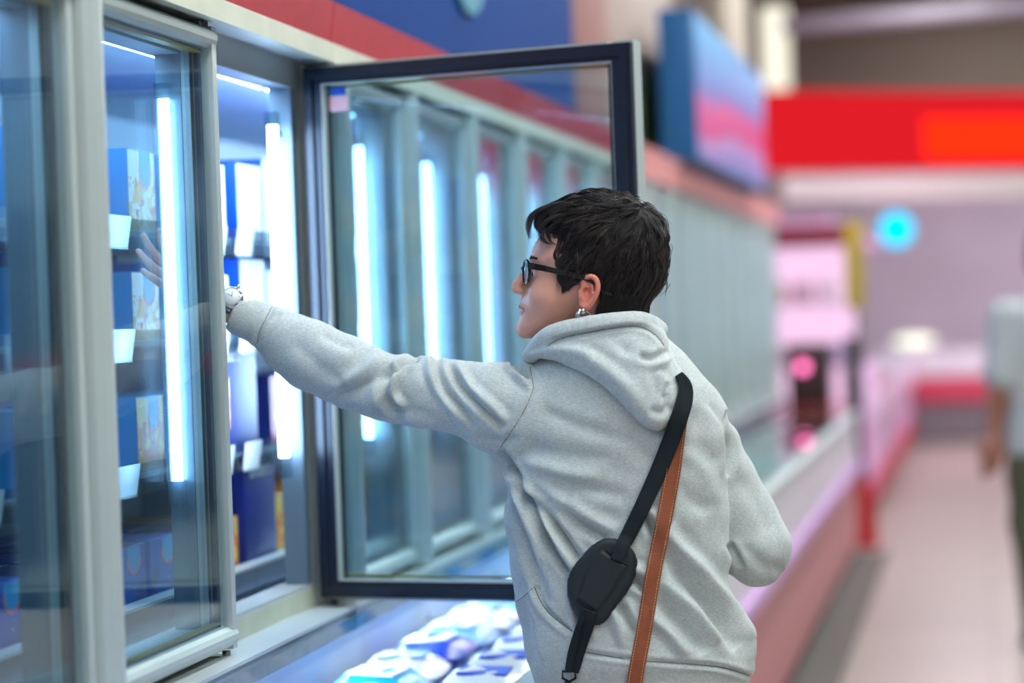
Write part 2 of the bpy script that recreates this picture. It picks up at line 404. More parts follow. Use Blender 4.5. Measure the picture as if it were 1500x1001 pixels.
def freezer(y1, nd, label, fasc, detail=True, openidx=None):
    y0 = y1-nd*P+.0015; root = empty('upright_freezer', (XF, y0, 0), label, 'freezer', 'row of upright freezers')
    c = MB(); X0 = -1.95
    c.box((X0, y0, .93), (X0+.04, y1, 2.03)); c.box((X0, y0, 1.93), (XF-.05, y1, 1.95))      # back, ceiling
    c.box((X0, y0, .9), (XF-.1, y1, .93))
    c.build('liner', liner, root)
    f = MB()
    f.box((XF-.05, y0, 1.893), (XF, y1, 1.95)); f.box((XF-.055, y0, .945), (XF, y1, .963), 0); f.box((XF-.001, y0, .918), (XF+.002, y1, .955), 1)
    f.box((XF-.02, y0, .90), (-1.172, y1, .918)); f.box((X0, y0, 2.03), (-1.19, y1, 2.045)); f.box((XF-.02, y0, 1.947), (-1.186, y1, 1.956))
    f.build('frame', [paint, cream], root)
    for k in range(nd+1):
        y = y1-k*P
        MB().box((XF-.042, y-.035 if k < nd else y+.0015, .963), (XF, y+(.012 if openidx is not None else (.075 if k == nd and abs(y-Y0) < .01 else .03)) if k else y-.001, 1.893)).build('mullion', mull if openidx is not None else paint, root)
    tm = MB().box((-1.2, y0, 1.94), (-1.18, y1-.002, 1.976)); tm.build('fascia_trim', cream if fasc is redp else glarep, root)
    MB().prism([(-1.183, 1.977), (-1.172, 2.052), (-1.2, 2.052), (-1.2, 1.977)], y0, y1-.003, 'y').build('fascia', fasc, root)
    # prism on y takes (x, z)
    bs = MB().box((-1.38, y0, .955), (-1.365, y1, 1.0)); bs.box((-1.384, y0, .998), (-1.35, y1, 1.003), 1)
    bs.build('basket_front', [darksteel, silver], root)
    if y1 < 9: MB().tube([(-1.236, y0+.03, .888), (-1.236, y1-.03, .888)], .008, 8).build('underside_tube', glow('chest_tube', (170, 205, 255), 90), root)
    bf = MB().box((X0+.05, y0, .985), (-1.385, y1, .99)); bf.build('basket_floor', liner, root)
    st = MB(); yy = y0+.01
    pts = [(.876+.0, 0), (.918, 0)]
    st.box((-1.178, y0, .874), (-1.172, y1, .912)); st.build('price_strip', clearp, root)
    MB().box((-1.186, y0, .872), (-1.180, y1, .914)).build('strip_backing', mat('strip_backing', (196, 196, 186), .4, .2, noise=.5, nscale=25), root)
    MB().tube([(-1.315, y0+.03, 1.905), (-1.315, y1-.03, 1.905)], .011, 8).build('ceiling_tube', tube_m, root)
    for zs in SHELF:
        s = MB()
        if detail:
            s.box((-1.80, y0+.02, zs-.006), (-1.385, y1-.02, zs))
            s.tube([(-1.378, y0+.02, zs+.002), (-1.378, y1-.02, zs+.002)], .003, 6)
        else: s.box((-1.80, y0+.02, zs-.006), (-1.378, y1-.02, zs))
        sh = s.build('shelf', liner, root)
        MB().box((-1.372, y0+.02, zs-.028), (-1.370, y1-.02, zs+.022)).build('price_rail', clearp, sh)
    for k in range(nd):
        y = y1-k*P-(.045 if k == 1 and openidx is not None else .07)
        if k == 2 and openidx is not None: continue        # no lit tube on the nearest mullion
        t = MB(); t.tube([(-1.281, y, 1.205), (-1.281, y, 1.82)], .009, 10); tb = t.build('light_tube', tube_m, root)
        for za, zb in ((1.82, 1.845), (1.165, 1.205)): MB().box((-1.293, y-.013, za), (-1.269, y+.013, zb)).build('tube_cap', clearp, tb)
        MB().box((-1.287, y+.004, 1.80), (-1.275, y+.036, 1.812)).build('tube_clip', silver, tb)
    for k in range(nd):
        door_parts(root, y1-k*P, k, math.radians(77.5) if openidx == k else 0)
    return root
freezer(Y0, 3, 'upright freezer with one glass door swung open beside the person in grey', redp, openidx=0)
mods = [(3, 'upright freezer seen through the opened glass door'), (3, 'second upright freezer beyond the open one, behind the head in the photo'),
        (3, 'third upright freezer beyond the open one with pale glare painted into its red fascia'), (3, 'fourth upright freezer beyond the open one, blurred and pale'),
        (4, 'last upright freezer at the far end of the row, before the pink meat display')]
y = Y0
for i, (n, lb) in enumerate(mods):
    y += n*P; freezer(y, n, lb, redp if i < 2 else glarep, detail=False)
YE = y
# ------------------------------------------------------------------ frozen food cartons
def artmat(name, base, blobs, badge, seed):
    M = bpy.data.materials.new(name); M.use_nodes = True; nt = M.node_tree; N = nt.nodes; L = nt.links; b = N['Principled BSDF']; b.inputs['Roughness'].default_value = .35
    tc = N.new('ShaderNodeTexCoord'); sx = N.new('ShaderNodeSeparateXYZ'); L.new(tc.outputs['Generated'], sx.inputs[0])
    def rgb(c): n = N.new('ShaderNodeRGB'); n.outputs[0].default_value = lin(c); return n.outputs[0]
    def math_(op, a, b_=None):
        n = N.new('ShaderNodeMath'); n.operation = op
        for i, v in enumerate((a, b_)):
            if v is None: continue
            if isinstance(v, (int, float)): n.inputs[i].default_value = v
            else: L.new(v, n.inputs[i])
        return n.outputs[0]
    def mix(f, a, b_):
        n = N.new('ShaderNodeMix'); n.data_type = 'RGBA'; L.new(f, n.inputs['Factor']); L.new(a, n.inputs['A']); L.new(b_, n.inputs['B']); return n.outputs['Result']
    col = rgb(base)
    for j, (c, th, sc) in enumerate(blobs):
        n = N.new('ShaderNodeTexNoise'); n.inputs['Scale'].default_value = sc; n.inputs['Detail'].default_value = 2
        mp = N.new('ShaderNodeMapping'); mp.inputs['Location'].default_value = (seed*3+j*7, seed, j*5); L.new(tc.outputs['Generated'], mp.inputs[0]); L.new(mp.outputs[0], n.inputs['Vector'])
        low = math_('LESS_THAN', sx.outputs['Z'], .66)
        f = math_('MULTIPLY', math_('GREATER_THAN', n.outputs['Fac'], th), low); col = mix(f, col, rgb(c))
    if badge:
        e = math_('ADD', math_('POWER', math_('MULTIPLY', math_('SUBTRACT', sx.outputs['Y'], .62), 4.5), 2), math_('POWER', math_('MULTIPLY', math_('SUBTRACT', sx.outputs['Z'], .74), 4.4), 2))
        col = mix(math_('LESS_THAN', e, 1.0), col, rgb((235, 110, 80))); col = mix(math_('LESS_THAN', e, .62), col, rgb((60, 160, 220)))
        top = math_('MULTIPLY', math_('GREATER_THAN', sx.outputs['Z'], .8), math_('GREATER_THAN', math_('ABSOLUTE', math_('SUBTRACT', sx.outputs['Y'], .3)), .18))
        col = mix(math_('MULTIPLY', math_('LESS_THAN', math_('ABSOLUTE', math_('SUBTRACT', sx.outputs['Y'], .62)), .2), math_('GREATER_THAN', sx.outputs['Z'], .82)), col, rgb((60, 160, 220)))
    L.new(col, b.inputs['Base Color']); return M
sides = {'teal': mat('carton_teal', (0, 150, 214), .4), 'blue': mat('carton_blue', (10, 84, 205), .4), 'navy': mat('carton_navy', (12, 36, 120), .4), 'orange': mat('carton_orange', (238, 150, 40), .4)}
arts = {'bluefood': artmat('art_bluefood', (18, 78, 180), [((30, 50, 130), .55, 2), ((235, 150, 70), .66, 4)], True, 5),
        'food': artmat('art_food', (246, 246, 240), [((255, 190, 50), .5, 3), ((228, 116, 28), .6, 5), ((70, 150, 70), .7, 9)], True, 1),
        'white': artmat('art_white', (250, 250, 250), [((228, 214, 180), .62, 5)], False, 2),
        'orange': artmat('art_orange', (250, 205, 90), [((238, 140, 50), .45, 3.5), ((190, 80, 30), .64, 6)], True, 3),
        'red': artmat('art_red', (206, 30, 70), [((240, 150, 170), .6, 4)], False, 4)}
def carton_proto(side, art, w, dp, h):
    mb = MB(); mb.box((-dp, 0, 0), (0, w, h), 0, .0015)
    # front printed face sits on the box body; flap line on the top
    mb.box((-.002, .002, .002), (.0008, w-.002, h-.002), 1); mb.box((-dp*.5-.002, .004, h-.001), (-dp*.5+.002, w-.004, h+.0006), 2)
    o = mb.build('carton', [sides[side], arts[art], white], None, loc=(0, 0, 0)); return o
PRO = {}
def carton(side, art, w, dp, h, loc, label, group, rot=0):
    k = (side, art, w, dp, h)
    if k not in PRO: PRO[k] = carton_proto(*k); o = PRO[k]
    else: o = PRO[k].copy(); COL.objects.link(o)
    o.location = loc; o.rotation_euler.z = rot; return tag(o, label, 'carton', group)
names = {('teal', 'food'): 'teal-sided carton with a food picture', ('blue', 'white'): 'royal blue carton with a white front', ('blue', 'food'): 'royal blue carton with a food picture',
         ('navy', 'orange'): 'navy carton with an orange picture', ('orange', 'orange'): 'orange and yellow carton', ('teal', 'orange'): 'teal-sided carton with an orange picture', ('navy', 'bluefood'): 'navy carton with a blue printed front', ('blue', 'bluefood'): 'blue carton with a blue printed front', ('navy', 'red'): 'navy carton with a red front', ('blue', 'red'): 'blue carton with a magenta-red front'}
lev = ['top shelf', 'middle shelf', 'lower shelf', 'bottom basket']
near_rows = [[2.62, 2.85, 3.08, 3.31, 3.59, 3.83, 4.02, 4.22, 4.43]]*3
spec = {0: ('teal', 'food', .135, .25, .140), 1: ('teal', 'food', .135, .25, .118), 2: ('teal', 'orange', .135, .25, .128)}
cnt = 0
for r in range(3):
    for i, yy in enumerate(near_rows[r]):
        if r == 2 and i > 6: continue
        sd, ar, w, dp, h = spec[r]
        if i in (0, 4): sd, ar = 'blue', 'white'
        if i in (7, 8): sd, ar = 'blue', ('white' if r < 2 else 'food')
        if i == 8: h = .15; w = .16
        pos = ['at the frame edge', 'left of the silver grip', 'left of the silver grip', 'right of the silver grip', 'right of the silver grip',
               'beside the light tube', 'behind the mullion', 'nearer in the open doorway', 'farther in the open doorway'][i]
        carton(sd, ar, w, dp, h, (-1.388, yy, SHELF[r]+.002), '%s on the %s, %s' % (names[(sd, ar)], lev[r], pos), 'cartons on the %s' % lev[r])
    # deeper row standing on top, royal blue
    for i, yy in enumerate((4.12, 4.31, 4.5)):
        if r < 2: carton('blue', 'white', .16, .12, .17, (-1.66, yy, SHELF[r]+.002), 'plain royal blue carton at the back of the %s' % lev[r], 'cartons at the back of the %s' % lev[r])
for i in range(11):
    yy = 2.7+i*.172
    sd, ar = (('navy', 'bluefood'), ('blue', 'bluefood'))[i % 2]
    if i == 9: sd, ar = 'orange', 'orange'
    if i == 10: continue
    carton(sd, ar, .15, .2, .10, (-1.40, yy, .992), ('%s in the bottom basket, ' % names[(sd, ar)])+('open doorway' if i >= 8 else 'behind closed doors'), 'cartons in the bottom basket')
    carton('blue', 'bluefood', .15, .15, .09, (-1.615, yy+.01, .992), 'blue carton in the second row of the bottom basket', 'cartons in the second row of the bottom basket')
# navy display trays with white lettering under the lower shelves
def lettering(txt, loc, size, m_, parent=None, rz=math.pi/2, name='lettering'):
    cu = bpy.data.curves.new(name, 'FONT'); cu.body = txt; cu.size = size; cu.extrude = .0004; cu.materials.append(m_)
    oc = bpy.data.objects.new(name, cu); COL.objects.link(oc); bpy.context.view_layer.update()
    me = bpy.data.meshes.new_from_object(oc); bpy.data.objects.remove(oc); o = bpy.data.objects.new(name, me); COL.objects.link(o)
    if parent is not None: o.parent = parent; o.location = Vector(loc)-absloc(parent)
    else: o.location = loc
    o.rotation_euler = (math.pi/2, 0, rz); return o
for k, (yy, z, h, pl) in enumerate(((4.24, 1.210, .209, 'standing on the lower shelf under the sleeve cuff'), (4.42, .992, .20, 'standing in the bottom basket'))):
    t = MB().box((-1.6, yy, z), (-1.39, yy+(.28 if k == 0 else .2), z+h), 0, .002).build('display_box', sides['navy'], None, loc=(-1.5, yy, z))
    tag(t, 'navy display box with white lettering, %s' % pl, 'display box', 'navy display boxes')
    lettering('ombert', (-1.3885, yy+.03, z+h-.034), .046, white, t)
    
    if k == 0: MB().box((-1.3895, yy+.01, z+.05), (-1.3882, yy+.10, z+.145)).build('picture_panel', arts['orange'], t)
# price labels hanging on the rails, bay of doors 2 and 3
lab = 0
for r in range(3):
    for yy in (3.10, 3.33, 3.56, 3.66, 3.98, 4.17, 4.34):
        w_ = .10
        mb = MB(); mb.prism([(-1.368, SHELF[r]-.026), (-1.366, SHELF[r]-.026), (-1.358, SHELF[r]+.024), (-1.360, SHELF[r]+.024)], 0, w_, 'y')
        mb.box((-1.3675, .003, SHELF[r]-.03), (-1.3645, w_-.003, SHELF[r]-.026), 1)
        o = mb.build('price_label', [white, silver], None); o.location = (0, yy, 0)
        tag(o, 'white price label on the %s rail, %s' % (lev[r], 'in the open doorway' if yy > 4.1 else ('right of the silver grip' if yy > 3.5 else 'left of the silver grip')), 'price label', 'price labels on the %s' % lev[r])
# cartons in the freezers seen through the open door's glass
for mi_, (ya, yb, wh) in enumerate(((4.64, 6.2, 'in the first freezer past the open door'), (6.3, 8.1, 'in the second freezer past the open door'))):
    for r in range(4):
        yy = ya; i = 0
        while yy < yb:
            if r < 3:
                opts = [('blue', 'white'), ('teal', 'food'), ('blue', 'red')] if r == 0 else ([('blue', 'white'), ('teal', 'food')] if r == 1 else [('navy', 'red'), ('navy', 'bluefood')])
                sd, ar = opts[(i+mi_) % len(opts)]; h = (.22, .13, .14)[r] if r else .17
                z = SHELF[r]+.002
            else: sd, ar, h, z = 'orange', 'orange', .12, .992
            carton(sd, ar, .135, .2, h, (-1.40, yy, z), '%s, %s, %s' % (names[(sd, ar)], lev[r], wh.replace('in the ', '').replace(' past the open door', ' past open door')), 'cartons on the %s %s' % (lev[r], wh)); yy += .195; i += 1
# ------------------------------------------------------------------ chest freezers along the aisle
pan = mat('chest_panel', (222, 214, 226), .35, noise=.04, nscale=2); bump_m = mat('lilac_bumper', (196, 150, 206), .4); salmon = mat('salmon_panel', (196, 122, 126), .45)
kick = mat('dark_kick', (62, 58, 58), .6); lid = glassmat('lid_glass', (220, 238, 236), .12, .95); rimm = mat('pale_rim', (200, 208, 206), .35)
def chest(y0, y1, label, lidded):
    root = empty('chest_freezer', (-.74, y0, 0), label, 'freezer', 'row of chest freezers')
    b = MB(); b.box((-.76, y0, .085), (-.745, y1, .5), 1); b.box((-.76, y0, .56), (-.742, y1, .80), 0)
    b.box((-1.95, y0, .1), (-1.90, y1, .85)); b.box((-1.95, y0, .08), (-.76, y1, .13)); b.box((-.80, y0, .1), (-.76, y1, .80), 2)
    b.box((-1.26, y0, .1), (-1.22, y1, .868), 2); b.box((-1.22, y0, .64), (-.8, y1, .655), 2)
    b.build('body', [pan, salmon, liner], root)
    hp = (y1-y0)/2
    for yy in (y0, y0+hp): MB().box((-.742, yy+.01, .57), (-.739, yy+hp-.01, .79)).build('panel', pan, root)
    MB().box((-.76, y0, .5), (-.712, y1, .56), 0, .012).build('bumper', bump_m, root)
    MB().box((-.80, y0, .80), (-.725, y1, .835), 0, .01).build('rim', rimm, root)
    MB().box((-1.9, y0, 0), (-.84, y1, .085)).build('kick_plate', kick, root)
    if lidded:
        MB().box((-1.19, y0+.01, .842), (-.75, (y0+y1)/2, .848)).build('lid', lid, root); MB().box((-1.19, (y0+y1)/2, .852), (-.75, y1-.01, .858)).build('lid', lid, root)
    for yd in ([y0+.5, y0+1.25] if not lidded else []):
        w = MB()
        for x in np.arange(-1.2, -.81, .045): w.tube([(x, yd, .58), (x, yd, .82)], .0022, 5)
        for z in np.arange(.60, .83, .05): w.tube([(-1.21, yd, z), (-.81, yd, z)], .0022, 5)
        w.build('wire_divider', wire, root)
    return root
cl = ['chest freezer under the near closed doors, in front of the frame at left', 'open chest freezer the person leans on, under the open door', 'chest freezer right behind the person, with bright goods', 'chest freezer past the person, hidden by the elbow',
      'chest freezer with glass lids beyond the raised elbow', 'chest freezer with pale glass lids further down the aisle', 'last glass-lidded chest freezer by the red floor stand']
yb = [1.0, 2.7, 4.6, 6.5, 8.4, 10.3, 12.2, 14.1]
for i in range(7): chest(yb[i]+.002, yb[i+1], cl[i], i >= 3)
# bags and packs lying in the chests
def pack_mesh(w, l, h, seed):
    rs = np.random.RandomState(seed); nx, ny = 9, 7; v = []; f = []
    for sgn in (1, -1):
        for i in range(nx):
            for j in range(ny):
                u, t = i/(nx-1)*2-1, j/(ny-1)*2-1; e = (1-abs(u)**3)*(1-abs(t)**3)
                v.append((u*w/2*(1-.06*t*t), t*l/2*(1-.06*u*u), h/2+sgn*h/2*e**.6*(1+.12*rs.randn()*(e > .2)) if sgn > 0 else h/2-h/2*e**.6))
    b = nx*ny
    for i in range(nx-1):
        for j in range(ny-1):
            a = i*ny+j; f.append((a, a+ny, a+ny+1, a+1)); f.append((b+a, b+a+1, b+a+ny+1, b+a+ny))
    return v, f
pk = {}
pcols = [('white', (236, 240, 244)), ('cyan', (0, 158, 232)), ('royal blue', (22, 60, 176)), ('sky blue', (120, 170, 232)), ('navy', (24, 40, 112)), ('pale blue', (150, 196, 236))]
def pack(ci, loc, rz, rx, label, group):
    if ci not in pk:
        mb = MB(); v, f = pack_mesh(.165, .20, .066, ci); mb.add(v, f, 0, True); mb.box((-.045, -.05, .063), (.045, .045, .067), 1, 0)
        pk[ci] = mb.build('frozen_pack', [mat('pack_%d' % ci, pcols[ci][1], .28, noise=.1, nscale=14), white if ci else sides['blue']], None); o = pk[ci]
    else: o = pk[ci].copy(); COL.objects.link(o)
    o.location = loc; o.rotation_euler = (rx, .05*math.sin(loc[1]*9), rz); return tag(o, label, 'frozen food pack', group)
order = [2, 3, 0, 2, 3, 4, 2, 0, 0, 3, 1, 5, 0, 0, 5, 1, 0, 3]
n = 0
for (ya, yz, wh) in ((2.75, 4.55, 'in the chest beneath the open door'), (4.65, 6.45, 'in the chest seen under the open door'), (6.55, 8.35, 'in the chest behind the person')):
    for layer in range(2):
        for yy in [ya-.05+o_ for o_ in (.14, .36, .63, .86, 1.09, 1.38, 1.59, 1.795)]:
            for xx in (-1.11, -.91):
                ci = order[(n*5+layer) % len(order)] if ya != 4.65 else ([2, 2, 3, 0, 0, 0, 3, 0][n % 8] if xx < -1 else [1, 0, 1, 0, 5, 1, 1, 0][n % 8])
                pack(ci, (xx, yy, .661+.084*layer), random.uniform(-.09, .09), random.uniform(-.02, .02), '%s food pack, %s layer, %s' % (pcols[ci][0], 'upper' if layer else 'lower', wh), 'frozen food packs %s' % wh); n += 1
struct('kick_shade_strip', MB().box((-.9, 1.0, 0), (-.58, 14.3, .006)), mat('kick_shade_tone', (100, 95, 92), .8, 0, .1))  # shade along the chest kick plates, laid in as a dark strip
# ------------------------------------------------------------------ signs over the freezers
def sign(name, x0, x1, y0, y1, z0, z1, m_, label, cat='sign'):
    o = MB().box((x0, y0, z0), (x1, y1, z1), 0, .004).build(name, m_, None, loc=((x0+x1)/2, y0, z0)); return tag(o, label, cat)
blue = mat('blue_board', (0, 60, 132), .8, 0, .15, noise=.06, nscale=2)
bb = sign('wall_board', -1.40, -1.34, -1, 8.16, 2.05, 3.7, blue, 'large royal blue board above the freezer row', 'sign board')
mb = MB()
pts = [(6.39+.19*math.cos(t)*1.2, 2.46+.19*math.sin(t)) for t in np.linspace(0, 2*math.pi, 30)[:-1]]
mb.prism(pts, -1.34, -1.325, 'x').build('emblem', mat('teal_emblem', (0, 120, 150), .5), bb)
sign('wall_board', -1.40, -1.34, 8.17, 8.95, 2.05, 3.7, mat('rosy_board', (158, 104, 98), .6, noise=.2, nscale=2), 'dusty rose board between the blue board and the beige one', 'sign board')
gb = sign('wall_board', -1.40, -1.34, 8.96, 10.9, 2.05, 3.7, mat('beige_board', (182, 158, 148), .6, noise=.2, nscale=2), 'beige board with a green patch beside the blue box sign', 'sign board')
MB().box((-1.34, 9.75, 2.1), (-1.335, 10.2, 2.42)).build('green_patch', mat('green_patch', (66, 128, 74), .5), gb)
# blue box sign with a poster facing the aisle
bs = sign('box_sign', -1.24, -1.10, 9.64, 12.8, 2.06, 2.66, mat('blue_box', (8, 92, 150), .45), 'blue box sign with a magenta, lilac and sky blue poster over the freezers', 'sign')
po = bpy.data.materials.new('poster_print'); po.use_nodes = True; N = po.node_tree.nodes; L = po.node_tree.links; b = N['Principled BSDF']; b.inputs['Roughness'].default_value = .4
tc = N.new('ShaderNodeTexCoord'); sx = N.new('ShaderNodeSeparateXYZ'); L.new(tc.outputs['Generated'], sx.inputs[0]); cr = N.new('ShaderNodeValToRGB')
nz = N.new('ShaderNodeTexNoise'); nz.inputs['Scale'].default_value = 1.6; L.new(tc.outputs['Generated'], nz.inputs['Vector'])
ad = N.new('ShaderNodeMath'); ad.operation = 'MULTIPLY_ADD'; ad.inputs[1].default_value = .5; L.new(nz.outputs['Fac'], ad.inputs[0]); sb = N.new('ShaderNodeMath'); sb.operation = 'SUBTRACT'; sb.inputs[1].default_value = .25
L.new(sx.outputs['Z'], ad.inputs[2]); L.new(ad.outputs[0], sb.inputs[0]); L.new(sb.outputs[0], cr.inputs[0]); e = cr.color_ramp.elements
e[0].position = 0; e[0].color = lin((96, 130, 200)); e[1].position = .22; e[1].color = lin((168, 140, 196))
for p_, c_ in ((.30, (190, 40, 120)), (.44, (200, 50, 124)), (.52, (30, 100, 176)), (.8, (84, 164, 222))): q = e.new(p_); q.color = lin(c_)
L.new(cr.outputs[0], b.inputs['Base Color'])
MB().box((-1.10, 9.7, 2.07), (-1.095, 12.75, 2.65)).build('poster', po, bs)
sign('wall_board', -1.40, -1.3, 12.9, 14.3, 2.05, 4.2, mat('pale_board', (196, 176, 160), .6, noise=.25, nscale=2.5), 'pale beige board past the blue box sign, near the ceiling', 'sign board')
# ------------------------------------------------------------------ far end
def at(px, py, z): return Vector(unproj(px, py, z).tolist())
# red lit sign of the meat department, turned a little away
a = at(1146, 190, 19.0); c = at(1780, 180, 20.6)
dirv = (c-a); dirv.z = 0; Ls = dirv.length; dirv.normalize(); nrm = Vector((dirv.y, -dirv.x, 0))
def wallbox(p, L0, L1, z0, z1, t0, t1):
    v = [tuple(Vector((p.x, p.y, 0))+dirv*l+nrm*t)[:2]+(z,) for z in (z0, z1) for l, t in ((L0, t0), (L1, t0), (L1, t1), (L0, t1))]
    return MB().add(v, [(3, 2, 1, 0), (4, 5, 6, 7), (0, 1, 5, 4), (1, 2, 6, 5), (2, 3, 7, 6), (3, 0, 4, 7)])
zt = at(1146, 133, 19.0).z; zb = at(1146, 249, 19.0).z
rs = wallbox(a, 0, Ls, zb, zt, -.3, 0).build('lit_sign', glow('red_sign', (222, 30, 40), .85), None, loc=(a.x, a.y, zb)); tag(rs, 'long red lit sign band over the far counters', 'sign')
wallbox(a, 1.3, 2.4, zb+.08, zt-.22, 0, .02).build('bright_panel', glow('red_sign_bright', (255, 40, 10), 1.6), rs)
ws = wallbox(a, 0, Ls, zb-.24, zb-.05, -.3, -.02).build('soffit_trim', mat('pale_soffit', (206, 196, 190), .5), None, loc=(a.x, a.y, zb-.2)); tag(ws, 'pale soffit strip running under the long red lit sign', 'soffit')
pc = empty('sign_post', tuple(at(1140, 130, 18.5)), 'bright cream lit post standing up from the left end of the red sign', 'post')
q = at(1140, 130, 18.5); MB().box((q.x-.11, q.y-.1, q.z), (q.x+.09, q.y+.1, q.z+.62), 0, .01).build('lit_face', glow('cream_lit', (232, 226, 208), 1.15), pc)
lb = at(1150, 38, 18); rb = at(1650, -2, 19)
tb = MB().tube([lb, rb], .06, 10).build('ceiling_duct', mat('lilac_duct', (168, 152, 168), .4), None, loc=tuple(lb)); tag(tb, 'lilac grey duct running across under the dark ceiling', 'duct')
# meat display case beyond the freezers
def px_x(px, y_):               # x of a vertical through px at depth y_
    r = unproj(px, 450, 1.0)-CAM; return float(r[0]/r[1]*y_)
pinkg = glow('pink_lit_back', (240, 196, 230), 1.0)
yd = 15.6; x0, x1 = -1.95, px_x(1246, yd)
r_ = empty('meat_display_case', (x0, yd, 0), 'pink-lit upright display case with a dark red canopy at the end of the freezers', 'display case')
MB().box((x0, yd, .0), (x1, yd+.6, .55), 0, .01).build('body', mat('case_body', (205, 160, 190), .4), r_)
MB().box((x0, yd+.5, .55), (x1, yd+.6, 1.86)).build('lit_back', pinkg, r_)
MB().box((x0, yd-.05, 1.84), (x1, yd+.6, 1.97), 0, .01).build('canopy', mat('dark_red_canopy', (130, 20, 44), .5), r_)
for z in (1.05, 1.45): MB().box((x0, yd+.1, z), (x1, yd+.5, z+.02)).build('shelf', mat('case_shelf', (220, 190, 214), .4), r_)
k = 0
for z in (1.07, 1.47):
    for xx in np.arange(px_x(1142, yd)-.1, x1-.12, .17):
        c_ = [(226, 176, 200), (240, 214, 232), (168, 152, 196), (226, 180, 170)][k % 4]; k += 1
        o = MB().box((xx, yd+.15, z+.003), (xx+.13, yd+.35, z+.14), 0, .01).build('meat_tray', mat('tray_%d' % (k % 4), c_, .4), None, loc=(xx, yd+.15, z)); tag(o, 'pale pink tray of wrapped meat on the %s of the pink display case' % ('lower shelf' if z < 1.2 else 'upper shelf'), 'meat tray', 'meat trays in the pink display case')
q0 = px_x(1150, 15.0); q1 = px_x(1212, 15.0)
db = empty('dark_cabinet', (q0, 15.0, 0), 'small dark brown cabinet with a pink round light in front of the pink display case', 'cabinet')
MB().box((q0, 15.0, .83), (q1, 15.3, 1.22), 0, .01).build('body', mat('dark_brown', (58, 28, 28), .5), db)
MB().box((q0-.05, 14.95, .0), (q1+.1, 15.35, .83), 0, .01).build('stand', mat('red_stand', (190, 60, 60), .5), db)
c = at(1178, 537, 15.05); MB().ball((c.x, 14.99, c.z), (.035, .012, .035)).build('round_light', glow('pink_round', (236, 110, 170), 3.5), db)
# dark post with a red foot, yellow banner, cyan disc
ps = empty('floor_stand', tuple(at(1262, 826, 14.5)), 'red-footed floor stand with a dark post and a yellow board on top', 'stand')
g = at(1260, 826, 14.5)
MB().prism([(g.x-.13, 0), (g.x+.11, 0), (g.x+.09, .40), (g.x-.1, .40)], g.y-.1, g.y+.1, 'y').build('foot', mat('stand_red', (196, 24, 32), .45), ps)
MB().box((g.x-.055, g.y-.035, .40), (g.x+.05, g.y+.035, 1.26), 0, .005).build('post', mat('stand_dark', (34, 32, 36), .5), ps)
MB().box((g.x+.02, g.y-.02, 1.26), (g.x+.05, g.y+.02, 2.05)).build('upper_rod', mat('stand_grey', (140, 136, 140), .4, .4), ps)
h0 = at(1254, 452, 14.5); MB().box((h0.x-.055, g.y-.03, h0.z), (h0.x+.055, g.y-.02, h0.z+.52), 0, .003).build('yellow_board', mat('yellow_banner', (188, 158, 34), .5, noise=.25, nscale=6), ps)
c = at(1313, 336, 18.0); mb = MB(); n_ = 28
mb.tube([(c.x, c.y-.03, c.z), (c.x, c.y+.03, c.z)], [.125, .125], n_); cy = mb.build('round_sign', glow('cyan_lit', (0, 205, 255), 1.5), None, loc=tuple(c)); tag(cy, 'round bright cyan lit sign hanging right of the yellow banner', 'sign')
# open meat counters along the aisle beyond
mag = mat('lilac_base', (222, 176, 214), .4); redb = mat('red_band', (206, 40, 76), .45)
for i in range(4):
    ya = 16.6+i*2.1; r_ = empty('meat_counter', (-.72, ya, 0), ['first', 'second', 'third', 'fourth'][i]+' pink-lit meat counter along the aisle, counted from the freezer row', 'counter', 'meat counters')
    MB().box((-1.7, ya, .12), (-.74, ya+2.08, .62), 0, .01).build('base', mag, r_)
    MB().box((-.745, ya, .12), (-.725, ya+2.08, .30)).build('red_band', redb, r_)
    MB().box((-1.7, ya, .0), (-.80, ya+2.08, .12)).build('kick_plate', kick, r_)
    MB().box((-1.7, ya, .62), (-.70, ya+2.08, .86), 0, .02).build('tray_bed', mat('counter_bed', (226, 196, 224), .35), r_)
    MB().box((-.72, ya+.02, .86), (-.714, ya+2.06, 1.16)).build('front_glass', lid, r_)
    MB().box((-1.72, ya, .86), (-1.66, ya+2.08, 2.1)).build('back_panel', pinkg, r_)
    MB().box((-1.7, ya, 2.0), (-1.0, ya+2.08, 2.06)).build('canopy', mat('canopy_pink', (214, 170, 206), .4), r_)
# far cross counter
r_ = empty('service_counter', (.5, 25.2, 0), 'red-topped service counter across the far end of the aisle', 'counter')
MB().box((-.75, 25.2, .0), (4.6, 26, .42)).build('base', mat('counter_dark', (104, 96, 100), .6), r_)
MB().box((-.78, 25.15, .42), (4.6, 26, .68), 0, .02).build('front_band', mat('counter_red', (186, 60, 84), .5), r_)
MB().box((-.78, 25.15, .68), (4.6, 25.9, .95), 0, .02).build('top', mat('counter_pale', (206, 200, 206), .4), r_)
c = at(1342, 500, 25.5); o = MB().ball(tuple(c), (.2, .1, .06)).build('counter_lamp', glow('cream_lamp', (245, 245, 225), 1.6), None, loc=tuple(c)); tag(o, 'long cream-white lamp glowing above the far counter', 'lamp')
c = at(1370, 385, 26.85); c2 = at(1455, 385, 26.8); o = MB().box((c2.x-.15, c2.y-.1, c2.z-.21), (c2.x+.15, c2.y+.1, c2.z+.22), 0, .04).build('wall_box', black, None, loc=tuple(c2)); tag(o, 'small black box mounted on the lilac far wall', 'wall box')
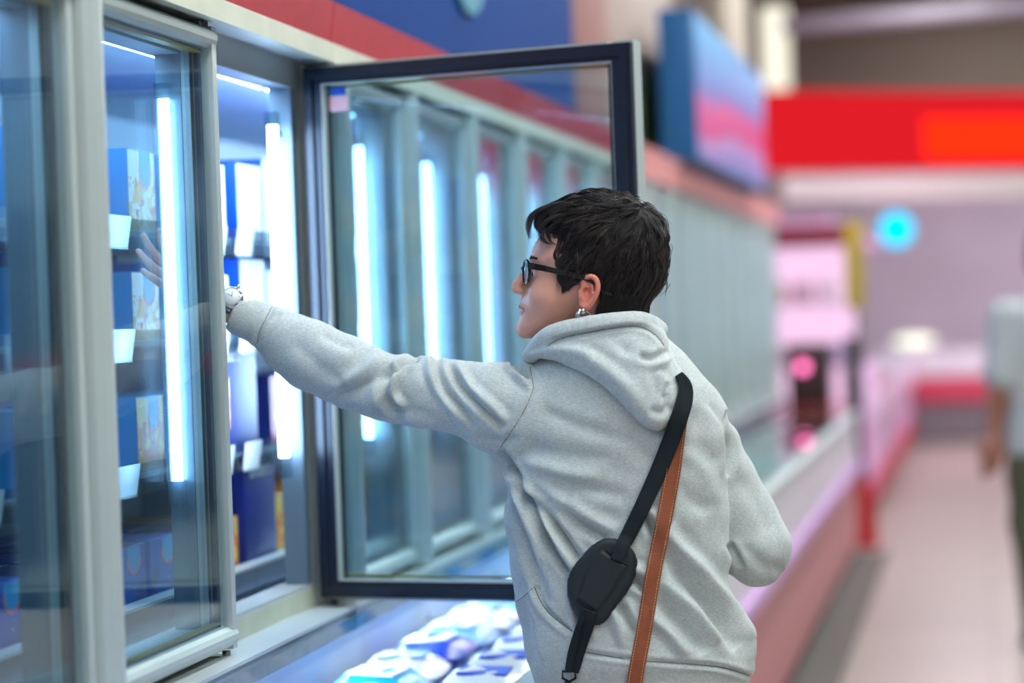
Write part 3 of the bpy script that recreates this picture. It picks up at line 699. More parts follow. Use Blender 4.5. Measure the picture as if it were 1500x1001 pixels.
# right-hand row that the glass doors mirror
for i in range(6):
    ya = -1+i*3.4; r_ = empty('shelf_unit', (3.4, ya, 0), 'white shelving run across the aisle, outside the photo, bay %s from the camera' % ['one', 'two', 'three', 'four', 'five', 'six'][i], 'shelving', 'shelving across the aisle')
    MB().box((3.4, ya, 0), (4.0, ya+3.3, 1.15), 0, .01).build('base', mat('shelf_dark', (40, 60, 74), .5), r_)
    MB().box((3.9, ya, 1.15), (4.0, ya+3.3, 2.3)).build('back', mat('shelf_back', (62, 88, 104), .5), r_)
    MB().box((3.38, ya, 1.15), (4.0, ya+3.3, 1.3)).build('edge_band', mat('shelf_red', (170, 50, 60), .5), r_)
# ------------------------------------------------------------------ lamps
k = 0
for yy in (-2, 1.6, 5.2, 8.8, 12.4, 16, 19.6):
    for xx in (.1, 2.6):
        r_ = empty('ceiling_light', (xx, yy, 4.3), '%s ceiling light strip over the aisle' % ('left' if xx < 1 else 'right'), 'ceiling light', 'ceiling lights')
        MB().box((xx-.12, yy, 4.32), (xx+.12, yy+2.4, 4.42)).build('housing', white, r_)
        MB().box((xx-.1, yy+.02, 4.3), (xx+.1, yy+2.38, 4.319)).build('diffuser', glow('ceiling_tube', (242, 251, 250), 44), r_)
def area(name, loc, size, rgb, e, rot=(0, 0, 0)):
    l = bpy.data.lights.new(name, 'AREA'); l.shape = 'RECTANGLE'; l.size, l.size_y = size; l.color = lin(rgb)[:3]; l.energy = e
    o = bpy.data.objects.new(name, l); o.location = loc; o.rotation_euler = rot; COL.objects.link(o); return o
area('pink_counter_lamp', (-.2, 19, 3.0), (1.0, 8), (255, 185, 238), 40)
area('pink_counter_lamp', (-.3, 13.5, 2.6), (.4, 4), (255, 185, 236), 6)
area('far_wall_fill', (1.5, 22.4, 2.95), (5, .5), (250, 238, 255), 150, (math.radians(35), 0, 0))  # fill light added to brighten the far wall, no fixture behind it
w = bpy.data.worlds.new('shop_air'); w.use_nodes = True; SC.world = w
w.node_tree.nodes['Background'].inputs[0].default_value = (.75, .8, .85, 1); w.node_tree.nodes['Background'].inputs[1].default_value = .3
# ------------------------------------------------------------------ the person in the grey hoodie
def fabric():
    M = bpy.data.materials.new('heather_grey_fleece'); M.use_nodes = True; N = M.node_tree.nodes; L = M.node_tree.links; b = N['Principled BSDF']
    b.inputs['Roughness'].default_value = .95; b.inputs['Specular IOR Level'].default_value = .15; b.inputs['Sheen Weight'].default_value = .25; b.inputs['Sheen Roughness'].default_value = .5
    tc = N.new('ShaderNodeTexCoord'); mp = N.new('ShaderNodeMapping'); mp.inputs['Scale'].default_value = (210, 210, 1000); L.new(tc.outputs['Object'], mp.inputs[0])
    n = N.new('ShaderNodeTexNoise'); n.inputs['Scale'].default_value = 1; n.inputs['Detail'].default_value = 3; L.new(mp.outputs[0], n.inputs['Vector'])
    n2 = N.new('ShaderNodeTexNoise'); n2.inputs['Scale'].default_value = 60; n2.inputs['Detail'].default_value = 4; L.new(tc.outputs['Object'], n2.inputs['Vector'])
    a = N.new('ShaderNodeMath'); a.operation = 'MULTIPLY_ADD'; a.inputs[1].default_value = .22; L.new(n2.outputs['Fac'], a.inputs[0]); L.new(n.outputs['Fac'], a.inputs[2])
    cr = N.new('ShaderNodeValToRGB'); e = cr.color_ramp.elements; e[0].position = .38; e[0].color = lin((170, 175, 175)); e[1].position = .82; e[1].color = lin((211, 217, 216))
    L.new(a.outputs[0], cr.inputs[0]); L.new(cr.outputs[0], b.inputs['Base Color'])
    n3 = N.new('ShaderNodeTexNoise'); n3.inputs['Scale'].default_value = 900; L.new(tc.outputs['Object'], n3.inputs['Vector'])
    bp = N.new('ShaderNodeBump'); bp.inputs['Strength'].default_value = .25; bp.inputs['Distance'].default_value = .001; L.new(n3.outputs['Fac'], bp.inputs['Height']); L.new(bp.outputs[0], b.inputs['Normal'])
    return M
fab = fabric()
# ---- hoodie
H = Field(rng((320, 6), (335, 3.2), (1175, 6), 1190), rng((440, 3.2), (1045, 6), 1060), rng((-290, 7), (-170, 4), (150, 7), 165))
torso = [(468, 852, 948, -15, 34), (490, 822, 975, -18, 62), (515, 798, 1000, -20, 84), (540, 782, 1020, -20, 97), (570, 770, 1040, -20, 106), (600, 757, 1052, -20, 110), (640, 745, 1062, -22, 112),
         (700, 739, 1066, -25, 112), (760, 741, 1068, -28, 110), (800, 745, 1069, -30, 110), (840, 749, 1070, -32, 112), (885, 755, 1078, -34, 114), (930, 764, 1096, -35, 118), (965, 771, 1107, -36, 120),
         (982, 777, 1106, -36, 118), (1000, 784, 1096, -36, 112), (1030, 792, 1092, -36, 110), (1036, 800, 1086, -36, 106)]
H.loft(torso, 0, 2.25)
larm = [(352, 461, -112, 30), (390, 478, -106, 31), (400, 484, -103, 37), (425, 504, -98, 45), (455, 521, -90, 51), (500, 541, -78, 51), (560, 567, -60, 49), (620, 575, -42, 53), (680, 584, -22, 55), (725, 596, -10, 64), (775, 612, -10, 74), (840, 640, -20, 80)]
H.chain(larm, 5)
H.cone((800, 600, -12), (960, 600, -25), 70, 62, 30)
rarm = [(985, 625, -60, 62), (1022, 660, -85, 60), (1050, 710, -104, 60), (1078, 760, -112, 59), (1104, 803, -112, 56), (1085, 800, -135, 50), (1050, 790, -165, 45), (1010, 778, -215, 38)]
H.chain(rarm, 2); H.cone((900, 560, -25), (1010, 622, -45), 60, 58, 30)
H.f = np.maximum(H.f, 337-H.x[:, None, None] + 0*H.f + (H.y[None, :, None]-461)*-.42)      # flat cuff opening
V, Q = H.mesh(); V = smooth(V, Q, 2, .5)
ST = [([(615, 523), (587, 535), (580, 550)], 4.5, -7), ([(579, 536), (566, 552), (561, 570), (571, 594), (594, 609)], 6.5, -8), ([(600, 528), (580, 556), (577, 580), (596, 600)], 5, 4),
      ([(640, 520), (641, 545), (650, 573), (675, 599), (696, 628)], 5, -5), ([(655, 530), (676, 566), (702, 594), (737, 628)], 4.5, -5.5), ([(668, 530), (686, 563), (722, 596), (742, 618)], 6, 4),
      ([(628, 521), (632, 550), (655, 590), (680, 618)], 6, 4), ([(749, 529), (760, 541), (776, 548)], 5.5, -11), ([(744, 530), (759, 550), (779, 570)], 5, 4),
      ([(775, 534), (779, 552), (780, 573), (766, 605), (748, 634), (730, 660)], 2.2, -2.6),
      ([(400, 446), (391, 464), (379, 486), (376, 508)], 3.5, -5), ([(574, 533), (546, 556), (508, 577), (480, 582)], 8, -6), ([(560, 520), (530, 545), (500, 560)], 9, 3.5), ([(590, 545), (560, 580), (530, 598)], 7, 4),
      ([(395, 470), (404, 463), (412, 458)], 3, -3.5), ([(470, 490), (520, 512)], 7, -2), ([(430, 500), (470, 540), (500, 560)], 12, -2.5),
      ([(732, 659), (748, 682), (761, 706), (771, 740)], 5, -9), ([(750, 706), (780, 745), (807, 799), (838, 846)], 5.5, -8), ([(768, 718), (810, 766), (852, 822)], 5, -7), ([(758, 700), (792, 750), (822, 808), (850, 850)], 6, 5),
      ([(741, 709), (759, 760), (780, 826), (802, 885)], 7, -6), ([(745, 690), (772, 760), (795, 830)], 7, 4.5), ([(822, 742), (855, 770), (888, 790)], 7, -5), ([(800, 722), (850, 752), (905, 780)], 9, 4), ([(780, 690), (840, 712), (920, 728)], 9, -3),
      ([(770, 650), (830, 668), (900, 672)], 10, -2.5), ([(790, 600), (850, 625), (930, 650)], 9, -2.2), ([(760, 672), (820, 695), (880, 700)], 8, 3),
      ([(936, 750), (950, 765), (962, 790)], 6, -8), ([(925, 742), (955, 752), (975, 775)], 7, 4), ([(975, 765), (984, 790), (1029, 838), (1068, 886), (1092, 928), (1106, 965)], 10, 8), ([(975, 812), (1020, 866), (1058, 918), (1080, 950)], 9, -8),
      ([(966, 850), (1014, 894), (1056, 942)], 9, 7), ([(960, 880), (999, 918), (1030, 958)], 8, -7), ([(952, 905), (985, 935), (1005, 962)], 7, 5), ([(925, 848), (938, 856), (952, 866)], 6, -8), ([(925, 830), (945, 838), (958, 842)], 6, 5),
      ([(906, 884), (918, 905), (932, 930)], 6, -8), ([(895, 890), (905, 920), (915, 950)], 7, 4), ([(990, 700), (1010, 730), (1040, 750)], 10, -2.5), ([(1000, 660), (1030, 690), (1050, 740)], 10, 2.5),
      ([(945, 969), (1005, 973), (1056, 978), (1100, 992)], 3.2, -4.5), ([(852, 955), (888, 961), (945, 969)], 3.2, -4.5), ([(783, 859), (792, 880), (807, 900), (841, 928)], 3, -4.5), ([(776, 862), (786, 886), (802, 908), (834, 934)], 4, 2.5),
      ([(1068, 796), (1078, 815), (1088, 834)], 5, -5), ([(1090, 800), (1120, 830), (1150, 835)], 9, -3), ([(1085, 700), (1110, 740), (1125, 780)], 10, -2), ([(1067, 600), (1070, 640), (1068, 700)], 5, -5),
      ([(1040, 590), (1060, 620), (1068, 660)], 5, -2.5), ([(870, 870), (868, 900), (872, 940)], 5, 3), ([(845, 880), (850, 915), (848, 945)], 5, -4), ([(765, 880), (772, 930), (785, 975)], 7, -3)]
ST += [([(734, 662), (752, 688), (766, 716), (776, 745)], 2.8, -5), ([(756, 712), (784, 752), (810, 806), (834, 842)], 2.6, -3.5), ([(772, 722), (812, 770), (850, 820)], 2.6, -3), ([(752, 533), (762, 543), (774, 548)], 2.8, -4),
       ([(612, 524), (588, 535), (581, 548)], 2.6, -3.5), ([(940, 752), (952, 766), (962, 788)], 2.8, -3), ([(930, 852), (946, 864)], 2.6, -3), ([(1070, 800), (1080, 818), (1088, 830)], 2.8, -3), ([(835, 752), (862, 775), (885, 790)], 3, -2.5),
       ([(1014, 868), (1040, 900), (1060, 925)], 3, -2), ([(580, 600), (600, 612), (640, 622)], 6, 3), ([(700, 640), (735, 648), (760, 640)], 7, -3), ([(880, 560), (930, 640), (955, 680)], 12, -2.5), ([(1010, 580), (1040, 620), (1050, 670)], 10, 2)]
ST = [(p_, w_, a_*(1.45 if w_ > 3.5 else 1.2)) for p_, w_, a_ in ST]
V = strokes(V, Q, ST)
# broad gentle rumple
Nn = vnormals(V, Q); V = V+Nn*(1.3*np.sin(V[:, 0]*.045+V[:, 1]*.06)*np.sin(V[:, 1]*.041-V[:, 0]*.02+1))[:, None]
hood_tree = BVHTree.FromPolygons([tuple(v) for v in V], [tuple(int(i) for i in q) for q in Q])
HV, HQ = V, Q
# ---- hood
HPts = catmull([(772, 523), (786, 503), (806, 484), (850, 469), (900, 462), (945, 460), (963, 469), (976, 491), (983, 519), (999, 543), (1006, 562), (997, 598), (985, 618), (970, 630), (950, 628), (925, 608), (885, 568), (845, 543), (806, 527)], 3, True)
D = Field(rng((755, 6), (765, 2.6), (1015, 6), 1030), rng((448, 2.6), (640, 5), 650), rng((-120, 6), (0, 3), (150, 5), 160))
X = D.x[:, None]; Y = D.y[None, :]
sd = polysd(HPts, X, Y); ss = np.clip(-sd, 0, 1e9)
R = 30; T = R*np.sqrt(np.clip(1-(1-np.clip(ss/R, 0, 1))**2.2, 0, 1))
base = np.interp(Y+0*X, [455, 480, 520, 560, 640], [42, 56, 74, 86, 96])-((np.abs(X-905)/118)**2.3)*44*np.interp(Y, [460, 560, 640], [1, .75, .3])
g = np.where(sd[:, :, None] > 0, np.maximum(sd[:, :, None], np.abs(D.z[None, None, :]-base[:, :, None])-2), (np.abs(D.z[None, None, :]-base[:, :, None])-T[:, :, None])*.8)
D.f = np.minimum(D.f, g.astype(np.float32))
ring = [(778, 520, 22, 10), (790, 505, 40, 12), (810, 490, 60, 13), (850, 479, 76, 13), (900, 472, 82, 13), (940, 471, 66, 13), (962, 482, 25, 13), (958, 484, -30, 13), (915, 484, -75, 12), (850, 494, -85, 12), (800, 508, -55, 11), (776, 522, -10, 10), (778, 520, 22, 10)]
D.chain([tuple(p) for p in catmull(ring, 3)], 7)
V, Q = D.mesh(); V = smooth(V, Q, 3, .5)
V = strokes(V, Q, [([(800, 508), (822, 496), (850, 490), (900, 481), (938, 479), (962, 492), (974, 510)], 3.2, -4.5), ([(934, 521), (952, 526), (968, 521), (978, 512)], 5, -6), ([(905, 500), (930, 530), (960, 535)], 8, -3.5), ([(915, 520), (945, 535), (982, 530)], 7, 4),
       ([(978, 560), (975, 580), (977, 600)], 5, -5), ([(960, 545), (972, 560), (975, 580)], 6, 4), ([(950, 600), (968, 605), (985, 596)], 6, -4), ([(840, 515), (880, 535), (915, 565), (935, 590)], 10, 3.5), ([(860, 508), (900, 530), (930, 560)], 7, -3), ([(805, 515), (830, 512), (870, 520)], 6, 3)])
OV, OQ = V, Q
hood2 = BVHTree.FromPolygons([tuple(v) for v in V], [tuple(int(i) for i in q) for q in Q])
# ---- body: head, neck, torso, arms, hands, legs in one skin
B = Field(rng((195, 2.4), (360, 9), (740, 1.7), (900, 2.4), (985, 8), 1170),
          rng((272, 8), (330, 2), (500, 8), (740, 4), (830, 10), 1800) if False else rng((283, 2), (500, 8), (740, 4), (830, 10), 1800),
          rng((-300, 7), (-250, 3.5), (-180, 3), (-100, 3), (-84, 2.4), (60, 1.5), (95, 6), (120, 9), 150))
head = catmull([(805, 335), (794, 345), (786, 354), (780, 366), (777, 378), (779, 388), (781, 396), (776, 412), (771, 426), (767, 436), (764, 445), (765, 452), (764, 460), (762, 467), (759, 475), (759, 484), (765, 491), (776, 495), (800, 494), (825, 484), (848, 470), (885, 462), (925, 450), (950, 425), (963, 390), (962, 350), (945, 318), (915, 302), (870, 298), (830, 312)], 4, True)
r, X, Y, Z = B.sl((735, 275, -100), (990, 520, 100)); X2 = X[:, :, 0]; Y2 = Y[:, :, 0]
sd = polysd(head, X2, Y2); ss = np.clip(-sd, 0, 1e9)
Rw = np.interp(Y2, [300, 400, 440, 470, 500], [72, 70, 64, 55, 44])*np.interp(X2, [760, 800, 860, 990], [.80, .93, 1, 1.02])
ex = 2.25
Tt = Rw*(np.clip(1-(1-np.clip(ss/62, 0, 1))**ex, 0, 1))**(1/ex)
g = np.where(sd[:, :, None] > 0, np.maximum(sd[:, :, None], np.abs(Z)-1), (np.abs(Z)-Tt[:, :, None])*.7)
B.f[r] = np.minimum(B.f[r], g.astype(np.float32))
B.cone((895, 420, 0), (885, 545, -10), 52, 56, 14)
# nose
B.chain([(779, 393, 0, 5.5), (770, 405, 0, 7), (760, 417, 0, 8), (757, 423, 0, 7.6)], 7); B.ell((765, 427, 8), (8, 5.5, 6), 5); B.ell((765, 427, -8), (8, 5.5, 6), 5)
B.ell((762, 433, 6.5), (4, 2, 2.4), 2, 's'); B.cone((770, 436, 0), (768, 444, 0), 5, 5, 6)
# cheek, brow, eye hollow, jaw
B.ell((800, 432, 40), (26, 22, 20), 16); B.ell((800, 432, -40), (26, 22, 20), 16)
B.chain([(781, 383, 8, 5), (784, 380, 28, 5), (796, 383, 46, 4)], 7); B.chain([(781, 383, -8, 5), (784, 380, -28, 5), (796, 383, -46, 4)], 7)
B.ell((780, 400, 30), (10, 8, 15), 6, 's'); B.ell((780, 400, -30), (10, 8, 15), 6, 's')
for sg in (1, -1):
    B.ell((790, 401, sg*31), (9.5, 8.5, 10), 1.5)                              # eye
    B.chain([(785, 396, sg*20, 2.2), (782.5, 394.5, sg*30, 2.6), (789, 396, sg*40, 2.4)], 2.5); B.chain([(785, 406, sg*22, 2), (783.5, 407, sg*30, 2), (790, 405.5, sg*40, 2)], 3)
    # lips
B.chain([(771, 453, 22, 1.5), (765, 449.5, 12, 3), (762.5, 448.5, 4, 3.4), (762.5, 448.5, -4, 3.4), (765, 449.5, -12, 3), (771, 453, -22, 1.5)], 2.5)
B.chain([(771, 455.5, 20, 1.8), (766, 458.5, 11, 3.4), (764.5, 459, 0, 3.8), (766, 458.5, -11, 3.4), (771, 455.5, -20, 1.8)], 2.5)
B.chain([(773, 454, 21, 1.3), (764, 454, 8, 1.1), (762, 454, 0, 1.1), (764, 454, -8, 1.1), (773, 454, -21, 1.3)], .8, op='s')
B.ell((768, 483, 0), (11, 11, 18), 10)
# ears
for sg in (1, -1):
    z0 = 69*sg
    B.ell((862, 427, z0+2*sg), (13, 24, 5), 4, rot=.18, rot2=-.25*sg)
    rim = [(853, 417, z0+4*sg, 2.6), (857, 409, z0+6*sg, 3), (865, 405, z0+9*sg, 3.2), (873, 409, z0+12*sg, 3.3), (876, 419, z0+13*sg, 3.4), (874, 431, z0+12*sg, 3.2), (868, 442, z0+9*sg, 3.2), (861, 450, z0+5*sg, 4.4), (855, 450, z0+2*sg, 4.4), (851, 443, z0+1*sg, 3)]
    B.chain([tuple(p) for p in catmull(rim, 3)], 2.5)
    B.chain([(860, 412, z0+5*sg, 2), (867, 419, z0+8*sg, 2.2), (868, 430, z0+8*sg, 2.4), (862, 438, z0+6*sg, 2.2)], 2.5)
    B.ell((859, 430, z0+8*sg), (6, 9, 8), 1.5, 's', rot=.2); B.ell((861, 416, z0+9*sg), (3, 5, 3), 2, 's', rot=-.3)
    B.chain([(850, 428, z0+2*sg, 3.4), (852, 436, z0+4*sg, 3.4)], 3)
# torso and limbs under the clothes
B.loft([(560, 815, 985, -20, 60), (600, 790, 1020, -20, 80), (700, 775, 1035, -25, 88), (850, 785, 1035, -30, 86), (950, 800, 1050, -34, 96), (1060, 810, 1058, -36, 98), (1120, 815, 1065, -30, 92)], 12, 2.1)
B.cone((885, 530, -12), (890, 600, -20), 54, 80, 20)
B.chain([(820, 605, -15, 50), (725, 597, -15, 42), (600, 578, -50, 30), (520, 550, -74, 32), (440, 512, -98, 30), (370, 470, -110, 21), (345, 457, -114, 20)], 10)
B.chain([(980, 620, -58, 46), (1048, 710, -106, 42), (1096, 797, -114, 36), (1050, 790, -165, 30), (1000, 775, -225, 20)], 10)
# left hand: palm edge-on, fingers stretched towards the shelf
def hand(w0, ax, side, nrm, sc=1.0, sgn=1, curl=.25):
    w0 = np.array(w0, float); ax = np.array(ax, float); ax /= np.linalg.norm(ax); side = np.array(side, float); side -= ax*(side@ax); side /= np.linalg.norm(side); n = np.cross(ax, side)*sgn
    Pp = lambda a, s_, t: tuple(w0+sc*(ax*a+side*s_+n*t))
    for s_ in (-19, -7, 6, 18): B.cone(Pp(12, s_*.62, 0), Pp(72, s_, 0), 12*sc, 10.5*sc, 7)
    ln = [(-27, 66, (26, 17, 13), 7.4), (-9.5, 74, (34, 22, 16), 8.2), (8, 76, (38, 25, 17), 8.4), (25, 72, (34, 22, 16), 8.2)]
    for i, (s_, a0, seg, rd) in enumerate(ln):
        p = np.array([a0, s_*.95, 0.]); th = curl*(.6+.25*i); pts = [Pp(*p)+(rd*sc,)]
        for j, sl_ in enumerate(seg):
            th2 = th*(1+j*.9); p = p+np.array([math.cos(th2)*sl_, s_*.012*sl_*.6, math.sin(th2)*sl_]); pts.append(Pp(*p)+(rd*sc*(1-.12*(j+1)),))
        B.chain(pts, 1.6)
    B.chain([Pp(18, 18, 2)+(12*sc,), Pp(42, 36, 9)+(10.5*sc,), Pp(66, 46, 15)+(9*sc,), Pp(86, 49, 20)+(7.4*sc,)], 3)
B.cone((345, 457, -114), (318, 440, -120), 20, 19, 6, sc=(1, 1, 1.2))
hand((322, 442, -119), (-1, -.52, -.12), (.25, -.55, -.75), None, .98, 1, .25)
B.cone((1000, 775, -225), (985, 770, -235), 20, 19, 6)
hand((988, 771, -234), (-1, -.05, -.35), (.1, -1, .1), None, .9, 1, .7)
# legs and feet
for (hx, kx, fx, dd) in ((886, 882, 886, 10), (990, 1000, 1010, -45)):
    B.chain([(hx, 1080, -30+dd*.4, 82), (hx, 1180, -30+dd*.6, 74), (kx, 1390, -42+dd, 52), (kx+4, 1500, -24+dd, 50), (fx, 1730, -30+dd, 33)], 12)
    B.chain([(fx, 1755, -20+dd, 30), (fx-6, 1772, -90+dd, 24), (fx-8, 1778, -140+dd, 18)], 8)
BV, BQ = B.mesh(); BV = smooth(BV, BQ, 1, .35)
# ---- colours of the skin: red lips, ears and brows by vertex position -> face material slots
skin = mat('skin', (230, 166, 144), .46, 0, .4, noise=.05, nscale=40, sub=.12); lipm = mat('lips', (196, 104, 104), .4, 0, .5); earm = mat('ear_skin', (228, 136, 116), .45, 0, .4, sub=.15)
browm = mat('brow', (64, 42, 40), .8); nailm = mat('nail', (232, 180, 170), .3)
C = BV[BQ].mean(1); mi = np.zeros(len(BQ), int)
lp = (C[:, 0] < 775) & (np.abs(C[:, 2]) < 22) & (C[:, 1] > 446.5) & (C[:, 1] < 463.5) & (np.abs(C[:, 1]-454.5) < 9.5-np.clip(np.abs(C[:, 2])-4, 0, 99)*.4); mi[lp] = 1
er = (C[:, 0] > 849) & (C[:, 0] < 882) & (C[:, 1] > 402) & (C[:, 1] < 457) & (np.abs(C[:, 2]) > 70); mi[er] = 2
bw = (np.abs(C[:, 2]) > 8) & (np.abs(C[:, 2]) < 40) & (C[:, 0] < 787) & (np.abs(C[:, 1]-(381-np.abs(np.abs(C[:, 2])-26)*-.06)) < 3.2)
base_pt = W((925, 1791, -20)); PL = (float(base_pt[0]), float(base_pt[1]), 0.0)
person = npmesh('person', W(BV), BQ, [skin, lipm, earm, browm], None, True, mi, loc=PL)
tag(person, 'person in a heather grey hoodie and black glasses reaching left into the open freezer', 'person')
hoodie = npmesh('hoodie', W(HV), HQ, fab, person); hood = npmesh('hood', W(OV), OQ, fab, hoodie)
body_tree = BVHTree.FromPolygons([tuple(v) for v in BV], [tuple(int(i) for i in q) for q in BQ])
def front(x, y, tree=(hood_tree,), dz=-1, z0=600):
    best = None
    for t in tree:
        h = t.ray_cast(Vector((x, y, z0)), Vector((0, 0, dz)))
        if h[0] is not None and (best is None or h[0].z*-dz > best*-dz): best = h[0].z
    return best
seamm = mat('seam_thread', (118, 120, 124), .9)
def seam(pts, tr, par, r=.0007, off=.1):
    P0 = catmull(pts, 6); q = []
    for x, y in P0:
        z = front(x, y, (tr,))
        if z is not None: q.append(W((x, y, z+off)))
    if len(q) > 3: MB().tube(q, r, 6).build('seam', seamm, par)
seam([(776, 538), (780, 556), (780, 573), (766, 605), (748, 634), (733, 656)], hood_tree, hoodie)
seam([(398, 450), (391, 464), (380, 486), (377, 503)], hood_tree, hoodie)
seam([(945, 969), (1005, 973), (1056, 978), (1098, 990)], hood_tree, hoodie)
seam([(852, 955), (888, 961), (915, 966)], hood_tree, hoodie)
seam([(783, 860), (792, 881), (807, 901), (838, 925)], hood_tree, hoodie, .0009)
seam([(752, 884), (765, 876), (780, 862)], hood_tree, hoodie)
seam([(802, 507), (822, 496), (850, 490), (900, 481), (938, 479), (962, 492), (973, 507)], hood2, hood)
# ---- eyes
em = MB()
for sg in (1, -1): em.ball(tuple(W((787.5, 401, sg*31))), .0088, 0, 16, 12)
em.build('eyes', mat('eye_white', (226, 222, 222), .15), person)
im = MB()
for sg in (1, -1): im.ball(tuple(W((782.5, 401.5, sg*31.5))), .0048, 0, 12, 10)
im.build('irises', mat('iris', (52, 36, 30), .1), person)
lm = MB()
for sg in (1, -1):
    for t in np.linspace(0, 1, 16):
        a = np.array((784+6*t**2, 396.5-.8*math.sin(t*3), sg*(24+18*t))); lm.tube([W(a), W(a+(-3.5, -.6, sg*.5)), W(a+(-5.5, -2.6, sg*1.2))], [.0004, .0003, .0001], 4)
for sg in (1, -1):
    for t in np.linspace(0, 1, 46):
        a = np.array((779+6.5*t**1.5, 380.5-2*math.sin(t*2.6)+random.uniform(-1, 1), sg*(10+34*t))); h_ = body_tree.find_nearest(Vector(a))[0]; a = np.array(h_) if h_ is not None else a
        lm.tube([W(a+(-.2, .5, 0)), W(a+(-1.0, -1.2, sg*1.5)), W(a+(-.3, -2.2, sg*4))], [.0006, .0006, .0002], 4)
lm.build('eyelashes', mat('lash', (20, 14, 14), .6), person)
# ---- hair: volume and strands
hp = catmull([(806, 352), (795, 338), (793, 320), (812, 303), (840, 291), (868, 284), (896, 286), (920, 290), (945, 300), (962, 317), (972, 341), (975, 372), (972, 404), (959, 428), (946, 448), (942, 480), (900, 500), (850, 480), (800, 450), (785, 400)], 4, True)
mask = catmull([(770, 345), (760, 300), (800, 270), (900, 260), (1000, 290), (1000, 480), (868, 485), (876, 462), (881, 440), (880, 418), (870, 402), (857, 402), (847, 410), (838, 412), (831, 419), (826, 428), (823, 416), (820, 396), (816, 380), (812, 364), (800, 352), (786, 343)], 3, True)
G = Field(rng((765, 2.2), (985, 5), 990), rng((278, 2.2), (480, 5), 485), rng((-90, 3), (-40, 4), (20, 2.2), (90, 5), 95))
X2 = G.x[:, None]; Y2 = G.y[None, :]; sd = polysd(hp, X2, Y2); ss = np.clip(-sd, 0, 1e9)
Rw = np.interp(Y2, [290, 380, 420, 460, 500], [78, 78, 70, 58, 54])+0*X2
Th = Rw*(np.clip(1-(1-np.clip(ss/64, 0, 1))**2.3, 0, 1))**(1/2.3)
g = np.where(sd[:, :, None] > 0, sd[:, :, None]+np.abs(G.z)*0, (np.abs(G.z[None, None])-Th[:, :, None])*.75)
mk = polysd(mask, X2, Y2)[:, :, None]
f = np.maximum(g, mk*.8); G.f = np.minimum(G.f, f.astype(np.float32)); V, Q = G.mesh(); V = smooth(V, Q, 2, .5)
Nn = vnormals(V, Q); V = V+Nn*(1.6*np.sin(V[:, 0]*.33+V[:, 1]*.21+3*np.sin(V[:, 1]*.05)))[:, None]*.6
hairm = bpy.data.materials.new('dark_hair'); hairm.use_nodes = True; b = hairm.node_tree.nodes['Principled BSDF']
b.inputs['Base Color'].default_value = lin((38, 31, 33)); b.inputs['Roughness'].default_value = .42; b.inputs['Specular IOR Level'].default_value = .5
hairb = mat('hair_base', (26, 21, 23), .7, 0, .2)
hair = npmesh('hair', W(V), Q, hairb, person)
tree = BVHTree.FromPolygons([tuple(v) for v in V], [tuple(int(i) for i in q) for q in Q])
whorl = np.array([932, 306, 30.])
rs = np.random.RandomState(3); SV = []; SF = []; SM = []
tri = V[Q]; area_ = np.linalg.norm(np.cross(tri[:, 2]-tri[:, 0], tri[:, 3]-tri[:, 1]), axis=1); area_[tri[:, :, 2].mean(1) < -45] *= .35; area_ /= area_.sum()
def ribbon(pts, w, mi_=0):
    pts = np.array(pts); k = len(pts); b0 = len(SV)
    t = np.gradient(pts, axis=0); t /= np.linalg.norm(t, axis=1)[:, None]+1e-9
    s_ = np.cross(t, (.1, .2, 1.)); s_ /= np.linalg.norm(s_, axis=1)[:, None]+1e-9; u = np.cross(s_, t)
    for i in range(k):
        ww = w*(1-.85*(i/(k-1))**2)
        for an in (0, 2.094, 4.189): SV.append(pts[i]+ww*(s_[i]*math.cos(an)+u[i]*math.sin(an)))
    for i in range(k-1):
        for j in range(3): SF.append((b0+i*3+j, b0+i*3+(j+1) % 3, b0+i*3+3+(j+1) % 3, b0+i*3+3+j)); SM.append(mi_)
def flowpath(p, n_, lift, wav, step=4.6):
    pts = []
    for i in range(n_):
        loc, nor, _, _ = tree.find_nearest(Vector(p))
        if loc is None: break
        nor = np.array(nor); nor = nor if nor@(np.array(loc)-np.array((880, 380, 0))) > 0 else -nor
        prof = math.sin(math.pi*min(1, i/(n_-1)*1.15))
        tgt = np.array(loc)+nor*(.3+lift*prof); pts.append(tgt)
        dr = tgt-whorl
        flow = dr/(np.linalg.norm(dr)+1e-6)+np.array([-.65 if tgt[1] < 345 else (-.15 if tgt[0] < 900 else .0), .75 if tgt[1] > 325 else .15, 0])
        if tgt[0] > 940: flow = np.array([-.2 if tgt[1] > 400 else .1, 1, -.1])
        flow = flow+wav*np.cross(nor, flow)+.16*math.sin(i*.7+wav*9)*np.cross(nor, flow)
        flow = flow-nor*(flow@nor); flow /= np.linalg.norm(flow)+1e-6; p = tgt+flow*step
        if i > 3 and polysd(mask, np.array([p[0]]), np.array([p[1]]))[0] > 5: break
    return np.array(pts)
for q in rs.choice(len(Q), 1600, p=area_):
    p = flowpath(V[Q[q]].mean(0), int(rs.randint(9, 14)), .8, rs.randn()*.2)
    if len(p) > 3: ribbon(p, rs.uniform(.4, .8), int(rs.rand() < .15))
